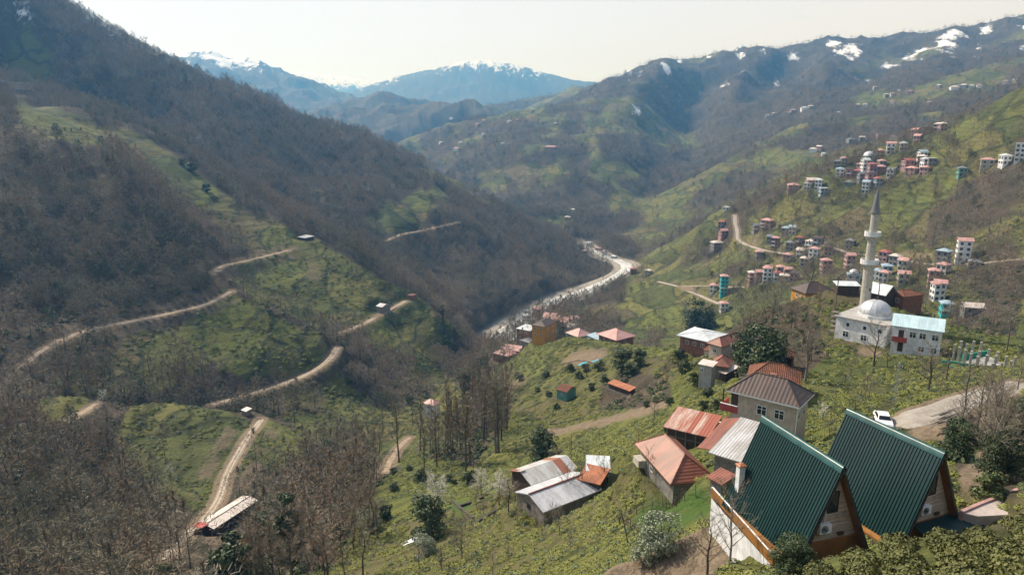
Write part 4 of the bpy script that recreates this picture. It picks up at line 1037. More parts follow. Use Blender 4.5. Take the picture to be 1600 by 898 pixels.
nb('lean_to', 'rusty lean-to roof at the right corner of the large red-roofed farmhouse', 'lean-to', (1103, 744), (1128, 757), (1140, 742), 70, 'stone', 'roof_rust', 'mono', .4, .3)
t, H_, a, c, rf, w_, l_ = nb('barn', 'stone barn under a large grey metal roof with a rusty ridge, on the green slope', 'barn', (804, 768), (849, 800), (911, 746), 92, 'wood_grey', 'roof_grey', 'gabley', 1.2, .3)
ribs_on([(-l_ / 2, -w_ / 2, .002), (l_ / 2, -w_ / 2, .002), (l_ / 2, 0, 1.202), (-l_ / 2, 0, 1.202)], int(l_ / .35), .025).build('roof_rib', M['roof_grey'], rf)
MB().tube([(0, -l_ / 2, H_ + 1.22), (0, l_ / 2, H_ + 1.22)], .16, 6).build('ridge_cap', M['roof_rust'], t)
window(t, -.1 * a, -c, H_ - 1.4, .8, .9, 0, 'wood_dark', False)
t, H_, a, c, rf, w_, l_ = nb('barn', 'barn wing with rust-edged grey and red roof joined uphill to the stone barn', 'barn', (796, 735), (830, 758), (878, 716), 104, 'wood_dark', 'roof_patch', 'gabley', 1.2, .3)
MB().slab([(-w_ / 2 - .05, -l_ / 2 - .1, .0), (w_ / 2 * .1, -l_ / 2 - .1, 1.21), (w_ / 2 * .1, -l_ / 2 + .9, 1.23), (-w_ / 2 - .05, -l_ / 2 + .9, .03)], .06).build('rust_sheet', M['roof_rust'], t, loc=(0, 0, H_ + .05))
nb('shed', 'little shed with whitish metal roof just right of the grey barn', 'shed', (915, 735), (954, 737), (944, 716), 118, 'wood_dark', 'roof_white', 'mono', .5, .3)
nb('lean_to', 'brown weathered lean-to between the grey barn and the little white-roofed shed', 'lean-to', (900, 748), (938, 757), (944, 735), 104, 'wood_dark', 'roof_orange', 'mono', .6, .3)
t, H_, a, c, rf, w_, l_ = nb('long_shed', 'long narrow shed with bright orange rusty roof on the brown bank', 'shed', (949, 598), (984, 611), (989.5, 605.5), 196, 'wood_dark', 'roof_orange', 'mono', .5, .25)
MB().box(-a, -c - .06, -.3, a, -c - .003, H_ - 1.5).build('plank_rail', M['wood_grey'], t)
nb('hut', 'small hut with dark rusty roof and turquoise front, in the grass', 'hut', (868, 608), (886, 613), (888, 601), 203, 'plaster_green', 'roof_tile', 'gable', 1.0, .3, [('F', 0, 1.6, .7, .9)])
# houses beyond the lip of the hill
G_ = 'houses by the river beyond the green field'
nb('house', 'pink roofed brown house at the far edge of the field, right of the green-walled one', 'house', (931, 521), (963, 532), (988, 522), 290, 'plaster_brick', 'roof_pink', 'hip', 2.6, .9, [('F', -.4, 2, 1.2, 1.2), ('F', .3, 2, 1.2, 1.2), ('R', 0, 2, 1.2, 1.2)], G_)
nb('house', 'pink roofed house with teal green walls at the far edge of the field', 'house', (883, 519), (903, 527), (924, 521), 312, 'plaster_green', 'roof_pink', 'hip', 2.4, .6, [('F', 0, 2, 1.2, 1.2)], G_)
nb('shed', 'blue-grey lean-to between the two pink roofed houses by the field edge', 'shed', (916, 523), (934, 531), (938, 524), 300, 'plaster_blue', 'roof_blue', 'mono', .6, .3, (), G_)
nb('apartment_house', 'orange painted apartment house with a dark brown roof by the river', 'apartment', (829, 507), (852, 511), (867, 501), 345, 'plaster_orange', 'roof_brown', 'hip', 1.6, .5, [('F', u, dz, 1.1, 1.2) for u in (-.5, .4) for dz in (2.1, 5.0)] + [('R', u, dz, 1.1, 1.2) for u in (-.5, .4) for dz in (2.1, 5.0)], G_)
nb('apartment_house', 'unfinished brick apartment block with flat pale roof left of the orange one', 'apartment', (806, 513), (828, 517), (832, 508), 352, 'plaster_brick', 'roof_white', 'flat', .3, .4, [('F', u, dz, 1.1, 1.3) for u in (-.5, .4) for dz in (2.3, 5.2)], G_)
nb('apartment_house', 'white apartment house with pink roof right behind the orange one', 'apartment', (853, 500), (880, 505), (893, 497), 372, 'plaster_white', 'roof_pink', 'hip', 1.8, .5, [('F', u, dz, 1.1, 1.2) for u in (-.6, 0, .6) for dz in (2.1, 5.0)], G_)
nb('apartment_house', 'pink and white house with gabled pink roof nearest the river', 'apartment', (846, 496), (866, 498), (872, 490), 398, 'plaster_pink', 'roof_pink', 'gable', 1.8, .5, [('F', u, 2.1, 1.1, 1.2) for u in (-.5, .4)], G_)
nb('house', 'pale house with light pink roof at the right end of the orange apartment row', 'house', (872, 507), (890, 511), (896, 505), 352, 'plaster_white', 'roof_pale', 'hip', 1.4, .4, [('F', 0, 2.1, 1.1, 1.2)], G_)
nb('house', 'grey house with small pale roof below the brick apartment block', 'house', (810, 531), (828, 536), (832, 527), 335, 'plaster_grey', 'roof_slate', 'hip', 1.2, .4, (), G_)
nb('house', 'wide brown house with bright pink roof at the lower left of the river houses', 'house', (769, 551), (794, 557), (800, 546), 330, 'plaster_brick', 'roof_pink', 'hip', 1.8, .4, [('F', 0, 2, 1.2, 1.1)], G_)
nb('house', 'brick house with dull pink roof right of the lowest pink roof by the river', 'house', (783, 545), (812, 549), (819, 541), 342, 'plaster_brick', 'roof_pink', 'gable', 1.6, .4, [('F', .4, 2, 1.2, 1.1)], G_)
nb('house', 'white two-storey house with pink roof, alone among the bare trees in the gully', 'house', (659, 629), (678, 634), (690, 628), 285, 'plaster_white', 'roof_pink', 'hip', 1.6, .4, [('F', 0, 2, 1.1, 1.1), ('F', 0, 4.8, 1.1, 1.1)])
# left side huts
t, H_, a, c, rf, w_, l_ = nb('stable', 'long stable with two pale patched metal roofs beside the dirt road', 'stable', (308, 818), (334, 826), (376, 773), 176, 'wood_dark', 'roof_pale', 'gabley', .5, .3)
MB().slab([(-w_ / 2, -l_ / 2 - 1.5, .25), (w_ / 2 * .2, -l_ / 2 - 1.5, .55), (w_ / 2 * .2, -l_ / 2 + .6, .62), (-w_ / 2, -l_ / 2 + .6, .35)], .06).build('red_sheet', M['red_paint'], t, loc=(0, 0, H_))
MB().box(-.12, -l_ / 2, .42, .12, l_ / 2, .56).build('ridge_gap', M['wood_dark'], t, loc=(0, 0, H_))
nb('hut', 'tiny pale-roofed hut at the end of the mown knoll', 'hut', (376, 640), (384, 643), (388, 637), 258, 'wood_grey', 'roof_pale', 'mono', .4, .2)
nb('hut', 'small brick-red hut at the bend of the ridge road', 'hut', (636, 461), (645, 462), (648, 459), 448, 'plaster_brick', 'roof_rust', 'flat', .3, .15)
nb('hut', 'grey wooden store on posts under the ridge road', 'hut', (587, 478), (597, 480), (600, 474), 436, 'wood_grey', 'roof_grey', 'gable', 1.2, .2)
nb('hut', 'small grey shelter on the crest of the upper spur', 'hut', (464, 370), (477, 372), (480, 368), 488, 'wood_dark', 'roof_grey', 'mono', .5, .2)
nb('house', 'pale concrete house high on the far left slope', 'house', (3, 128), (16, 130), (20, 125), 640, 'plaster_cream', 'roof_pale', 'flat', .3, .2)
# houses behind the mosque knoll
t, *_ = nb('farmhouse', 'large brown-roofed house with orange brick walls behind the hilltop tree', 'house', (1233, 449), (1259, 459), (1287, 449), 212, 'plaster_orange', 'roof_brown', 'hip', 2.2, .5, [('F', -.2, 2, 1.1, 1.2), ('F', .5, 2, 1.1, 1.2)])
nb('barn', 'wide barn with sloping pale sheet roof behind the minaret', 'barn', (1352, 455), (1384, 462), (1396, 456), 232, 'wood_dark', 'roof_white', 'gable', 2.2, .4)
nb('shed', 'low flat white-roofed shelter left of the minaret', 'shed', (1308, 446), (1346, 447), (1350, 442), 228, 'wood_dark', 'roof_white', 'mono', .4, .3)
nb('house', 'small unfinished brick house right of the barn behind the mosque', 'house', (1382, 456), (1413, 464), (1414, 452), 216, 'plaster_brick', 'roof_tile', 'hip', .9, .3, [('F', -.4, 1.9, 1, 1.2), ('F', .3, 1.9, 1, 1.2)])

# ---------- mosque, minaret and annex
cen, yaw, w_, l_, ze = frame3((1307, 491), (1391, 508), (1402, 492), 165)
print('mosque', w_, l_, ze, ground(cen.x, cen.y))
l_ = max(l_, 12)
cen = Vector((cen.x, cen.y, ze))
t, H_, a, c, rf, z0 = house('mosque', 'white mosque with a grey metal dome on its flat roof', 'mosque', cen, yaw, w_, l_, ze, 'plaster_white', 'concrete', 'flat', .3, .4)
bx, by = .08 * a, 0.05 * c
DR = 21.5 * 175 / FPX
MB().lathe([(DR + .35, 0.06), (DR + .35, .7), (DR + .1, .75), (.1, .76)], 8, (bx, by)).build('drum', M['plaster_white'], t, loc=(0, 0, H_))
nd = 32; mb = MB(); prof = [(DR * math.cos(x * PI / 2 / 12), DR * .86 * math.sin(x * PI / 2 / 12) + .76) for x in range(13)]
V_ = []
for r, z in prof:
    for k in range(nd * 2): V_.append((bx + (r + (.05 if k % 4 == 0 else 0)) * math.cos(PI * k / nd), by + (r + (.05 if k % 4 == 0 else 0)) * math.sin(PI * k / nd), z))
mb.add(V_, [(i * nd * 2 + k, i * nd * 2 + (k + 1) % (nd * 2), (i + 1) * nd * 2 + (k + 1) % (nd * 2), (i + 1) * nd * 2 + k) for i in range(12) for k in range(nd * 2)])
dm = mb.build('dome', M['dome_metal'], t, loc=(0, 0, H_))
MB().tube([(bx, by, prof[-1][1] - .1), (bx, by, prof[-1][1] + 1.1)], [.16, .03], 6).build('finial', M['dark_metal'], dm)
for u in (-.55, .18): window(t, u * a, -c, H_ - 4.4, 1.3, 1.35, 0)
for u in (-.5, .18, .78): window(t, u * a, -c, H_ - 2.0, .8, .95, 0, mull=False)
for u in (-.5, .2): window(t, -a, u * c, H_ - 4.2, 1.3, 1.35, -PI / 2)
sc_ = MB()
for i in range(5): sc_.box(-a - 1.5, -c + .2, .6 + i * 1.1, -a - .05, -c + 1.4, .68 + i * 1.1)
for y in (-c + .25, -c + 1.3): sc_.box(-a - 1.45, y, -1, -a - 1.37, y + .08, 5.4)
sc_.build('scaffold', M['bark_pale'], t)
Dm = 178.0
mbx = PD(1351.5, 472, Dm); gz = ground(mbx.x, mbx.y)
zat = lambda px, py, d=Dm: d * azt(px, py)[1]
mi = thing('minaret', 'tall stone minaret with two balconies and a pointed grey cap behind the mosque', 'minaret', (mbx.x, mbx.y, gz), .2)
zb1_, zb2_, zc_, zt_ = zat(1358, 412) - gz, zat(1364, 369) - gz, zat(1367.6, 333) - gz, zat(1373.6, 287) - gz
MB().lathe([(1.6, -3), (1.6, 3.2), (1.15, 4.4), (.01, 4.4)], 8).build('base', M['mstone'] if 'mstone' in M else M['plaster_cream'], mi)
r0, r1, r2 = 1.06, .95, .80
sh_ = MB()
for (za, zb_, ra, rb) in ((4.3, zb1_, r0, r0 * .98), (zb1_, zb2_, r1, r1 * .97), (zb2_, zc_, r2, r2 * .95)):
    V_ = []; ns = 28
    zs = np.linspace(za, zb_, 8)
    for z in zs:
        r = ra + (rb - ra) * (z - za) / (zb_ - za)
        V_ += [((r * (1 + .035 * (k % 2))) * math.cos(2 * PI * k / ns), (r * (1 + .035 * (k % 2))) * math.sin(2 * PI * k / ns), z) for k in range(ns)]
    sh_.add(V_, [(i * ns + k, i * ns + (k + 1) % ns, (i + 1) * ns + (k + 1) % ns, (i + 1) * ns + k) for i in range(7) for k in range(ns)])
sh_.build('shaft', M['plaster_cream'], mi)
for zz, rr in ((zb1_, 1.95), (zb2_, 1.75)):
    b_ = MB().lathe([(rr * .52, -1.5), (rr * .62, -1.1), (rr * .66, -.8), (rr * .8, -.55), (rr * .84, -.25), (rr, -.05), (rr, .08), (.5, .08)], 20).build('balcony', M['plaster_cream'], mi, loc=(0, 0, zz))
    MB().lathe([(rr - .02, .08), (rr - .02, 1.05), (rr - .14, 1.05), (rr - .14, .08)], 20).build('railing', M['plaster_white'], b_)
MB().lathe([(.95, zc_ - .15), (.98, zc_ + .1), (.8, zc_ + .9), (.42, zc_ + (zt_ - zc_) * .55), (.06, zt_ - .9), (.03, zt_)], 16).build('cap', M['roof_slate'], mi)
for zz in (8, 14): MB().box(-.12, -1.16, zz, .12, -.9, zz + .7).build('slit_window', M['far_glass'], mi)
cen, yaw, w_, l_, ze = frame3((1392, 508), (1476, 519), (1481, 502), 158)
print('annex', w_, l_, ze, ground(cen.x, cen.y))
l_ = max(l_, 8)
t, H_, a, c, rf, z0 = house('annex', 'white annex with pale blue metal roof and brown balcony, right of the domed mosque', 'building', cen, yaw, w_, l_, ze, 'plaster_white', 'roof_aqua', 'gable', 1.5, .35)
for u in (-.15, .25, .75): window(t, u * a, -c, H_ - 2.1, 1.2, 1.2, 0)
for u in (.25, .75): window(t, u * a, -c, H_ - 4.7, 1.1, 1.1, 0)
for u in (-.4, .4): window(t, a, u * c, H_ - 2.1, 1.1, 1.2, PI / 2)
bl = MB().box(-a + .1, -c - 1.2, H_ - 3.0, -a * .35, -c, H_ - 2.85).build('balcony', M['concrete'], t)
MB().box(-a + .1, -c - 1.25, H_ - 3.0, -a * .35, -c - 1.2, H_ - 1.95).build('parapet', M['red_paint'], bl)
door(t, -a * .6, -c, H_ - 5.2, 0); door(t, -a * .62, -c, H_ - 2.84, 0)
for x in (-a + .2, -a * .38): MB().box(x - .1, -c - 1.15, -1.5, x + .1, -c - .95, H_ - .2).build('post', M['plaster_white'], t)
MB().tube([(a * .6, .6, H_ + .6), (a * .6, .6, H_ + 2.1)], .14, 8).build('flue', M['dark_metal'], t)
# ---------- construction site right of the annex
p = at(1530, 572); zs_ = p.z
sl_ = MB().slab([PZ(1488, 568, zs_ + .3), PZ(1540, 600, zs_ + .3), PZ(1590, 580, zs_ + .3), PZ(1545, 556, zs_ + .3)], .5).build('foundation_slab', M['concrete'])
tag(sl_, 'grey concrete foundation slab of the building under construction', 'slab')
cl = MB().box(-.2, -.2, -.8, .2, .2, 2.6).mesh('concrete_column', M['plaster_cream'])
random.seed(5)
for i, (px, py) in enumerate([(1489, 560), (1496, 566), (1499, 556), (1505, 572), (1508, 560), (1514, 578), (1516, 565), (1519, 553), (1524, 583), (1527, 571), (1530, 559), (1536, 588), (1539, 576), (1543, 564), (1548, 590), (1553, 578), (1557, 566), (1563, 586), (1570, 576), (1576, 590), (1583, 582)]):
    q = PZ(px, py, zs_ + .3); o = inst('concrete_column', cl, None, q, yaw); o.scale = (1, 1, random.uniform(.8, 1.25))
    tag(o, 'bare pale concrete column standing on the construction site right of the annex', 'column', 'columns of the unfinished building')
fm = MB().box(-3.6, -.12, -.6, 3.6, .12, .75)
for i, (px, py, rz, lb) in enumerate([(1506, 573, -.55, 'green formwork panel along the left edge of the construction site'), (1518, 583, -.55, 'green formwork panel at the lower corner of the construction site'), (1525, 556, .35, 'green formwork panel at the back of the construction site')]):
    o = (fm.build('formwork_panel', M['form_green']) if i == 0 else inst('formwork_panel', bpy.data.meshes['formwork_panel'], None))
    o.location = PZ(px, py, zs_ + .3); o.rotation_euler = (0, 0, rz); tag(o, lb, 'formwork', 'green formwork panels')
simple('dark_stone', (.11, .10, .085), .9, var=.5, scale=3, bmp=.05)
# ------------------------------------------------------------ village houses
_vw = {}
def vwin(k):
    if k not in _vw:
        mb = MB(); w_, h_ = (1.4, 1.4) if k == 'w' else (1.0, 2.1)
        mb.box(-w_ / 2 - .06, -.05, -.06, w_ / 2 + .06, .01, h_ + .06, 0); mb.box(-w_ / 2, -.08, 0, w_ / 2, -.045, h_, 1)
        _vw[k] = mb.mesh('window', [M['white_paint'], M['far_glass']])
    return _vw[k]
hcount = 0
def vhouse(px, py, wpx, st, wall, roof, kind='hip', yaw=None, cat='house', name='village_house', label=None, group=None, dmin=200, flat=.8, wins=True):
    global hcount
    p = at(px, py, dmin)
    if p is None: print('no ground', px, py); return None
    D = p.length; w_ = max(6.0, min(wpx * .76 * D / FPX, 24)); l_ = max(w_ * flat, 6.0); l_ = min(l_, 12)
    rr_ = random.Random(int(px * 13 + py * 7))
    if yaw is None: yaw = rr_.choice([-.45, -.25, .1, .3, .5]) + rr_.uniform(-.12, .12)
    face = -math.atan2(p.x, p.y) + yaw
    if st == 3 and rr_.random() < .55: st = 2
    H_ = 2.75 * st + .3
    ca, sa = math.cos(face), math.sin(face)
    cen = p + Vector((-sa, ca, 0)) * l_ * .4
    gz = [ground(cen.x + dx * ca - dy * sa, cen.y + dx * sa + dy * ca) for dx in (-w_ / 2, w_ / 2) for dy in (-l_ / 2, l_ / 2)]
    z0 = min(p.z, sum(gz) / 4 - .4)
    t = thing(name, label or '', cat, (cen.x, cen.y, z0), face, group)
    a, c = w_ / 2 - .5, l_ / 2 - .5
    mb = MB().box(-a, -c, min(gz) - z0 - 1, a, c, H_)
    mb.build('wall', M[wall], t)
    if kind == 'hip': hip_roof(w_, l_, min(w_, l_) * .2)[0].build('roof', M[roof], t, loc=(0, 0, H_ + .1))
    elif kind == 'gable': gable_roof(w_, l_, l_ * .24).build('roof', M[roof], t, loc=(0, 0, H_ + .1))
    elif kind == 'gabley': gable_roof(l_, w_, w_ * .24).build('roof', M[roof], t, loc=(0, 0, H_ + .1), rz=PI / 2)
    else:
        MB().box(-a - .3, -c - .3, H_ - .02, a + .3, c + .3, H_ + .2).build('roof', M[roof], t)
    if D < 760 and wins:
        n_ = 3 if w_ > 10 else 2
        for s in range(st):
            zz = .9 + s * 2.75
            for i in range(n_):
                u = (i + .5) / n_ * 2 - 1
                inst('window', vwin('w'), t, (u * a, -c, zz), 0)
            for i in range(2): inst('window', vwin('w'), t, ((a if yaw < 0.0 else -a), (i - .5) * c, zz), PI / 2 if yaw < 0 else -PI / 2)
        for s in range(1, st):
            if rr_.random() < .55:
                MB().box(-a * .9, -c - 1.2, s * 2.75 - .12, a * .1, -c - .003, s * 2.75).box(-a * .9, -c - 1.25, s * 2.75, a * .1, -c - 1.15, s * 2.75 + .9).build('balcony', M[wall if rr_.random() < .5 else 'plaster_white'], t)
    hcount += 1
    return t
WN = {'plaster_tan': 'tan', 'plaster_white': 'white', 'plaster_cream': 'cream', 'plaster_grey': 'grey', 'plaster_pink': 'pink', 'plaster_brick': 'red-brown', 'plaster_orange': 'orange', 'plaster_blue': 'pale blue', 'plaster_teal': 'turquoise', 'plaster_green': 'green', 'concrete': 'bare concrete', 'wood_grey': 'grey wooden'}
RN = {'roof_pink': 'pink roof', 'roof_pale': 'pale roof', 'roof_red': 'red roof', 'roof_slate': 'dark grey roof', 'roof_blue': 'bluish roof', 'roof_white': 'white roof', 'roof_brown': 'brown roof', 'roof_grey': 'grey roof', 'roof_rust': 'rusty roof', 'concrete': 'flat grey roof'}
RN.update({'roof_slate': 'dark grey roof'})
SN = {1: 'one-storey', 2: 'two-storey', 3: 'three-storey', 4: 'four-storey', 5: 'five-storey'}
ORD = ['leftmost', 'second from left', 'third from left', 'fourth from left', 'fifth from left', 'sixth from left', 'seventh from left', 'eighth from left', 'ninth from left', 'tenth from left', 'eleventh from left', 'twelfth from left', 'thirteenth from left', 'fourteenth from left', 'fifteenth from left', 'sixteenth from left', 'seventeenth from left', 'eighteenth from left', 'nineteenth from left', 'twentieth from left', 'twenty-first from left', 'twenty-second from left', 'twenty-third from left', 'twenty-fourth from left', 'twenty-fifth from left', 'twenty-sixth from left', 'twenty-seventh from left', 'twenty-eighth from left', 'twenty-ninth from left', 'thirtieth from left']
W, K_, G, P_, B_, S_, N_, O_, X_ = 'plaster_white', 'plaster_cream', 'plaster_grey', 'plaster_pink', 'plaster_brick', 'plaster_blue', 'plaster_green', 'plaster_orange', 'concrete'
rp, rl, rd, rs, rb, rw, rn = 'roof_pink', 'roof_pale', 'roof_red', 'roof_slate', 'roof_blue', 'roof_white', 'roof_brown'
def zz(X, Y, wd): return 1000 + X / 2.667, 160 + Y / 2.667, wd / 2.667
clusters = {
 'left of the winding white road': [zz(337, 524, 36) + (3, G, rd), zz(352, 562, 46) + (3, P_, rp), zz(327, 612, 62) + (2, G, rl), zz(358, 450, 40) + (1, W, rw)],
 'between white road and minaret': [zz(520, 535, 62) + (3, P_, rp), zz(487, 540, 36) + (2, G, rs), zz(605, 555, 44) + (2, G, rb), zz(560, 612, 40) + (3, B_, rp), zz(632, 552, 40) + (2, W, rb), zz(622, 618, 46) + (2, G, rs),
     zz(700, 612, 44) + (3, W, rl), zz(738, 598, 50) + (2, G, rn), zz(498, 655, 42) + (2, G, rp), zz(608, 668, 44) + (3, P_, rp), zz(664, 650, 38) + (2, W, rl), zz(718, 662, 54) + (3, W, rp), zz(683, 686, 48) + (2, K_, rl), zz(783, 640, 34) + (2, P_, rn), zz(778, 712, 56) + (3, P_, rp), zz(660, 596, 40) + (2, B_, rd), zz(540, 590, 40) + (2, G, rs)],
 'in the row behind the hilltop': [zz(470, 760, 38) + (3, P_, rl), zz(498, 752, 34) + (3, B_, rp), zz(528, 760, 50) + (4, W, rp), zz(586, 720, 44) + (2, G, rp), zz(618, 730, 44) + (2, B_, rp), zz(600, 755, 50) + (2, K_, rl), zz(640, 748, 36) + (2, P_, rn), zz(535, 706, 36) + (1, G, rp), zz(572, 745, 34) + (2, W, rd)],
 'of those around the minaret': [zz(870, 612, 42) + (2, G, rs), zz(877, 692, 48) + (3, P_, rp), zz(1006, 684, 46) + (3, P_, rd), zz(1052, 682, 52) + (3, G, rl), zz(1090, 702, 46) + (2, W, rp), zz(978, 742, 40) + (3, W, rb), zz(1010, 752, 44) + (2, W, rp), zz(1098, 760, 60) + (2, K_, rp), zz(1030, 722, 34) + (2, S_, rb)],
 'in the right roadside group': [zz(1252, 684, 62) + (3, G, rb), zz(1346, 668, 66) + (4, W, rp), zz(1250, 722, 46) + (2, W, rp), zz(1221, 772, 52) + (3, P_, rp), zz(1243, 826, 58) + (3, W, rp), zz(1392, 690, 34) + (1, G, rs)],
 'in the upper village centre': [zz(640, 374, 60) + (2, P_, rp), zz(694, 366, 34) + (2, W, rw), zz(740, 368, 36) + (3, W, rw), zz(767, 388, 44) + (2, S_, rw), zz(720, 340, 60) + (1, P_, rl), zz(832, 308, 44) + (3, W, rb), zz(851, 262, 34) + (3, S_, rp), zz(876, 312, 50) + (3, P_, rn), zz(820, 275, 30) + (2, G, rs),
     zz(914, 288, 40) + (3, P_, rp), zz(940, 300, 34) + (4, W, rw), zz(970, 305, 44) + (3, P_, rd), zz(1003, 300, 44) + (3, B_, rp), zz(930, 330, 46) + (2, G, rs), zz(965, 345, 50) + (3, P_, rn), zz(996, 350, 36) + (3, S_, rd), zz(937, 380, 38) + (3, W, rb), zz(870, 350, 60) + (1, N_, rs), zz(1010, 276, 28) + (2, G, rp), zz(1040, 314, 32) + (2, W, rs), zz(900, 316, 36) + (2, B_, rd)],
 'in the upper village right part': [zz(1000, 232, 42) + (2, P_, rp), zz(1043, 218, 44) + (3, W, rp), zz(1121, 308, 56) + (2, P_, rp), zz(1180, 306, 48) + (2, P_, rp), zz(1122, 275, 52) + (2, P_, rd), zz(1168, 275, 34) + (3, B_, rl), zz(1195, 270, 34) + (3, W, rw), zz(1216, 268, 32) + (2, G, rw), zz(1097, 200, 20) + (2, W, rw), zz(1085, 280, 36) + (1, G, rn), zz(1180, 240, 40) + (2, W, rb)],
 'along the right-hand ridge top': [zz(720, 210, 40) + (2, W, rl), zz(744, 200, 30) + (2, P_, rl), zz(768, 222, 26) + (1, W, rw), zz(885, 168, 40) + (2, G, rs), zz(925, 160, 26) + (2, G, rl), zz(1000, 150, 28) + (3, P_, rw), zz(1052, 158, 32) + (3, W, rp), zz(1140, 145, 36) + (3, P_, rp), zz(1160, 130, 26) + (2, P_, rp), zz(1200, 132, 44) + (3, B_, rw), zz(1150, 172, 26) + (2, P_, rp), zz(1235, 122, 26) + (2, G, rl), zz(1265, 118, 34) + (2, P_, rl), zz(1280, 85, 28) + (2, W, rw)],
 'on the right edge slope': [zz(1447, 278, 60) + (3, K_, rp), zz(1577, 250, 44) + (4, W, rw), zz(1528, 262, 18) + (2, W, rw), zz(1345, 312, 44) + (2, N_, rs)],
 'in the valley behind the annex': [(1480, 494, 20, 2, 'plaster_teal', 'roof_blue'), (1522, 490, 34, 1, G, rl), (1467, 470, 20, 3, W, rp)],
}
for place, hs in clusters.items():
    order = sorted(range(len(hs)), key=lambda i: hs[i][0])
    for rk_, i in enumerate(order):
        px, py, wd, st, wl, rf = hs[i]
        kd = 'flat' if rf in (rw,) and (i % 2) else ('gable' if i % 3 == 1 else 'hip')
        if ORD and len(hs) > 4: tail = ORD[rk_] + ' ' + place
        else: tail = ORD[rk_] + ' ' + place
        lb = f"{WN[wl]} house with {RN[rf]}, {tail}"
        vhouse(px, py, wd, st, wl, rf, kd, label=lb, group='houses of the hillside villages', dmin=300)
vhouse(1131, 462, 14, 5, 'plaster_teal', rp, 'hip', .2, 'apartment', 'apartment_tower', 'turquoise tower block with pink roof by the valley road', dmin=300)
vhouse(1114, 458, 15, 2, W, rp, 'hip', -.2, label='white house with pink roof immediately left of the turquoise tower block', dmin=300)
vhouse(1132, 487, 18, 3, W, rp, 'hip', .3, label='white house with pink roof below the turquoise tower block', dmin=300)
vhouse(990, 428, 14, 2, B_, rd, 'hip', .2, label='red-brown house beside the river bend, by the thin bare trees', dmin=300)
for i, (px, py, wd, st, wl, rf, lb) in enumerate([
    (906, 389, 12, 2, W, rw, 'leftmost white house beside the far river bend'), (921, 386, 16, 2, W, rw, 'white flat house in the middle beside the far river bend'), (934, 391, 14, 1, P_, rp, 'pink roofed house, rightmost beside the far river bend'),
    (895, 333, 10, 2, W, rw, 'white house above the far wooded gorge, left of its track'), (886, 341, 12, 1, K_, rl, 'low cream house just below the white one above the far gorge'),
    (859, 232, 26, 1, P_, rp, 'long pink-roofed house alone on the central green hill'), (712, 236, 12, 3, W, rp, 'tall white house low on the left shoulder of the central hill'), (705, 187, 8, 2, W, rw, 'white house on the crest left of the central hill'),
    (755, 192, 9, 2, K_, rp, 'pale house with pink roof on the crest of the central hill'), (748, 197, 9, 2, P_, rp, 'pink house just under the crest of the central hill'), (690, 224, 8, 1, W, rw, 'leftmost white house on the left shoulder of the central hill'),
    (720, 224, 8, 1, W, rl, 'white one-storey house above the tall white one on the central hill'), (755, 213, 8, 2, W, rl, 'small white house halfway down the central hill'), (797, 191, 9, 1, W, rl, 'white house in the saddle left of the crest trees'),
    (808, 189, 8, 1, P_, rp, 'small pink house right of the saddle on the central hill'), (832, 175, 8, 2, K_, rl, 'cream house on the highest point of the central hill'), (786, 226, 7, 1, W, rw, 'tiny white house beside the track down the central hill'), (869, 195, 8, 1, G, rl, 'grey house right of the crest of the central hill')]):
    vhouse(px, py, wd, st, wl, rf, 'hip', label=lb, dmin=700, group='far houses in the central valley')
rr_ = random.Random(3)
fh = [(1200, 184, 9), (1210, 181, 9), (1231, 180, 8), (1240, 176, 10), (1258, 172, 14), (1268, 170, 10), (1340, 168, 9), (1352, 167, 8), (1386, 152, 9), (1395, 150, 8), (1422, 147, 8), (1465, 138, 9), (1492, 141, 14), (1504, 138, 12), (1518, 139, 9), (1530, 138, 8), (1392, 163, 9), (1310, 180, 8), (1570, 132, 9), (1584, 130, 8), (1450, 165, 8), (1368, 140, 7)]
for i, (px, py, wd) in enumerate(sorted(fh)):
    wl = rr_.choice([W, K_, P_, W, G]); rf = rr_.choice([rp, rl, rw, rl])
    vhouse(px, py, wd, 2, wl, rf, 'hip', label=f'{WN[wl]} house with {RN[rf]}, {ORD[i]} on the distant right mountain', dmin=1000, group='tiny houses on the distant mountain')
# two distant mosques
t = vhouse(1333, 445, 26, 2, 'plaster_blue', rb, 'flat', .1, 'mosque', 'mosque', 'small pale turquoise mosque with blue roof and one slim minaret, left of the tall minaret', dmin=300)
if t:
    MB().lathe([(2.6 * math.cos(x * PI / 16), 6.3 + 2.3 * math.sin(x * PI / 16)) for x in range(9)], 16).build('dome', M['dome_metal'], t)
    MB().lathe([(.7, 0), (.7, 13), (1.0, 13.2), (1.0, 13.9), (.55, 14), (.5, 17), (.02, 20)], 10, (5.0, -2)).build('minaret', M['plaster_white'], t)
t = vhouse(1357, 257, 18, 2, 'plaster_white', rw, 'flat', 0, 'mosque', 'mosque', 'small white mosque with a big pale dome in the upper village', dmin=300)
if t: MB().lathe([(4.6 * math.cos(x * PI / 16), 6.3 + 4.0 * math.sin(x * PI / 16)) for x in range(9)], 18).build('dome', M['dome_metal'], t)
for px, py, wd, st, wl, rf, lb in ((945, 399, 11, 2, W, rp, 'white house with pink roof on the inner bank of the far river bend'), (958, 404, 12, 1, G, rw, 'long low white-roofed shed on the inner bank of the far river bend'), (913, 398, 11, 2, B_, rp, 'red-brown house just below the white ones at the far river bend'),
    (898, 512, 22, 3, W, rp, 'white house with pink roof in the dip behind the teal-walled house'), (838, 497, 20, 3, P_, rp, 'pink house half hidden behind the orange apartment house'), (822, 503, 18, 2, W, rw, 'white house behind the unfinished brick apartment block'),
    (1012, 432, 12, 2, K_, rl, 'cream house above the river bend where the valley road starts')):
    vhouse(px, py, wd, st, wl, rf, 'hip', label=lb, dmin=385, group='houses down in the river valley')
print('village houses', hcount)

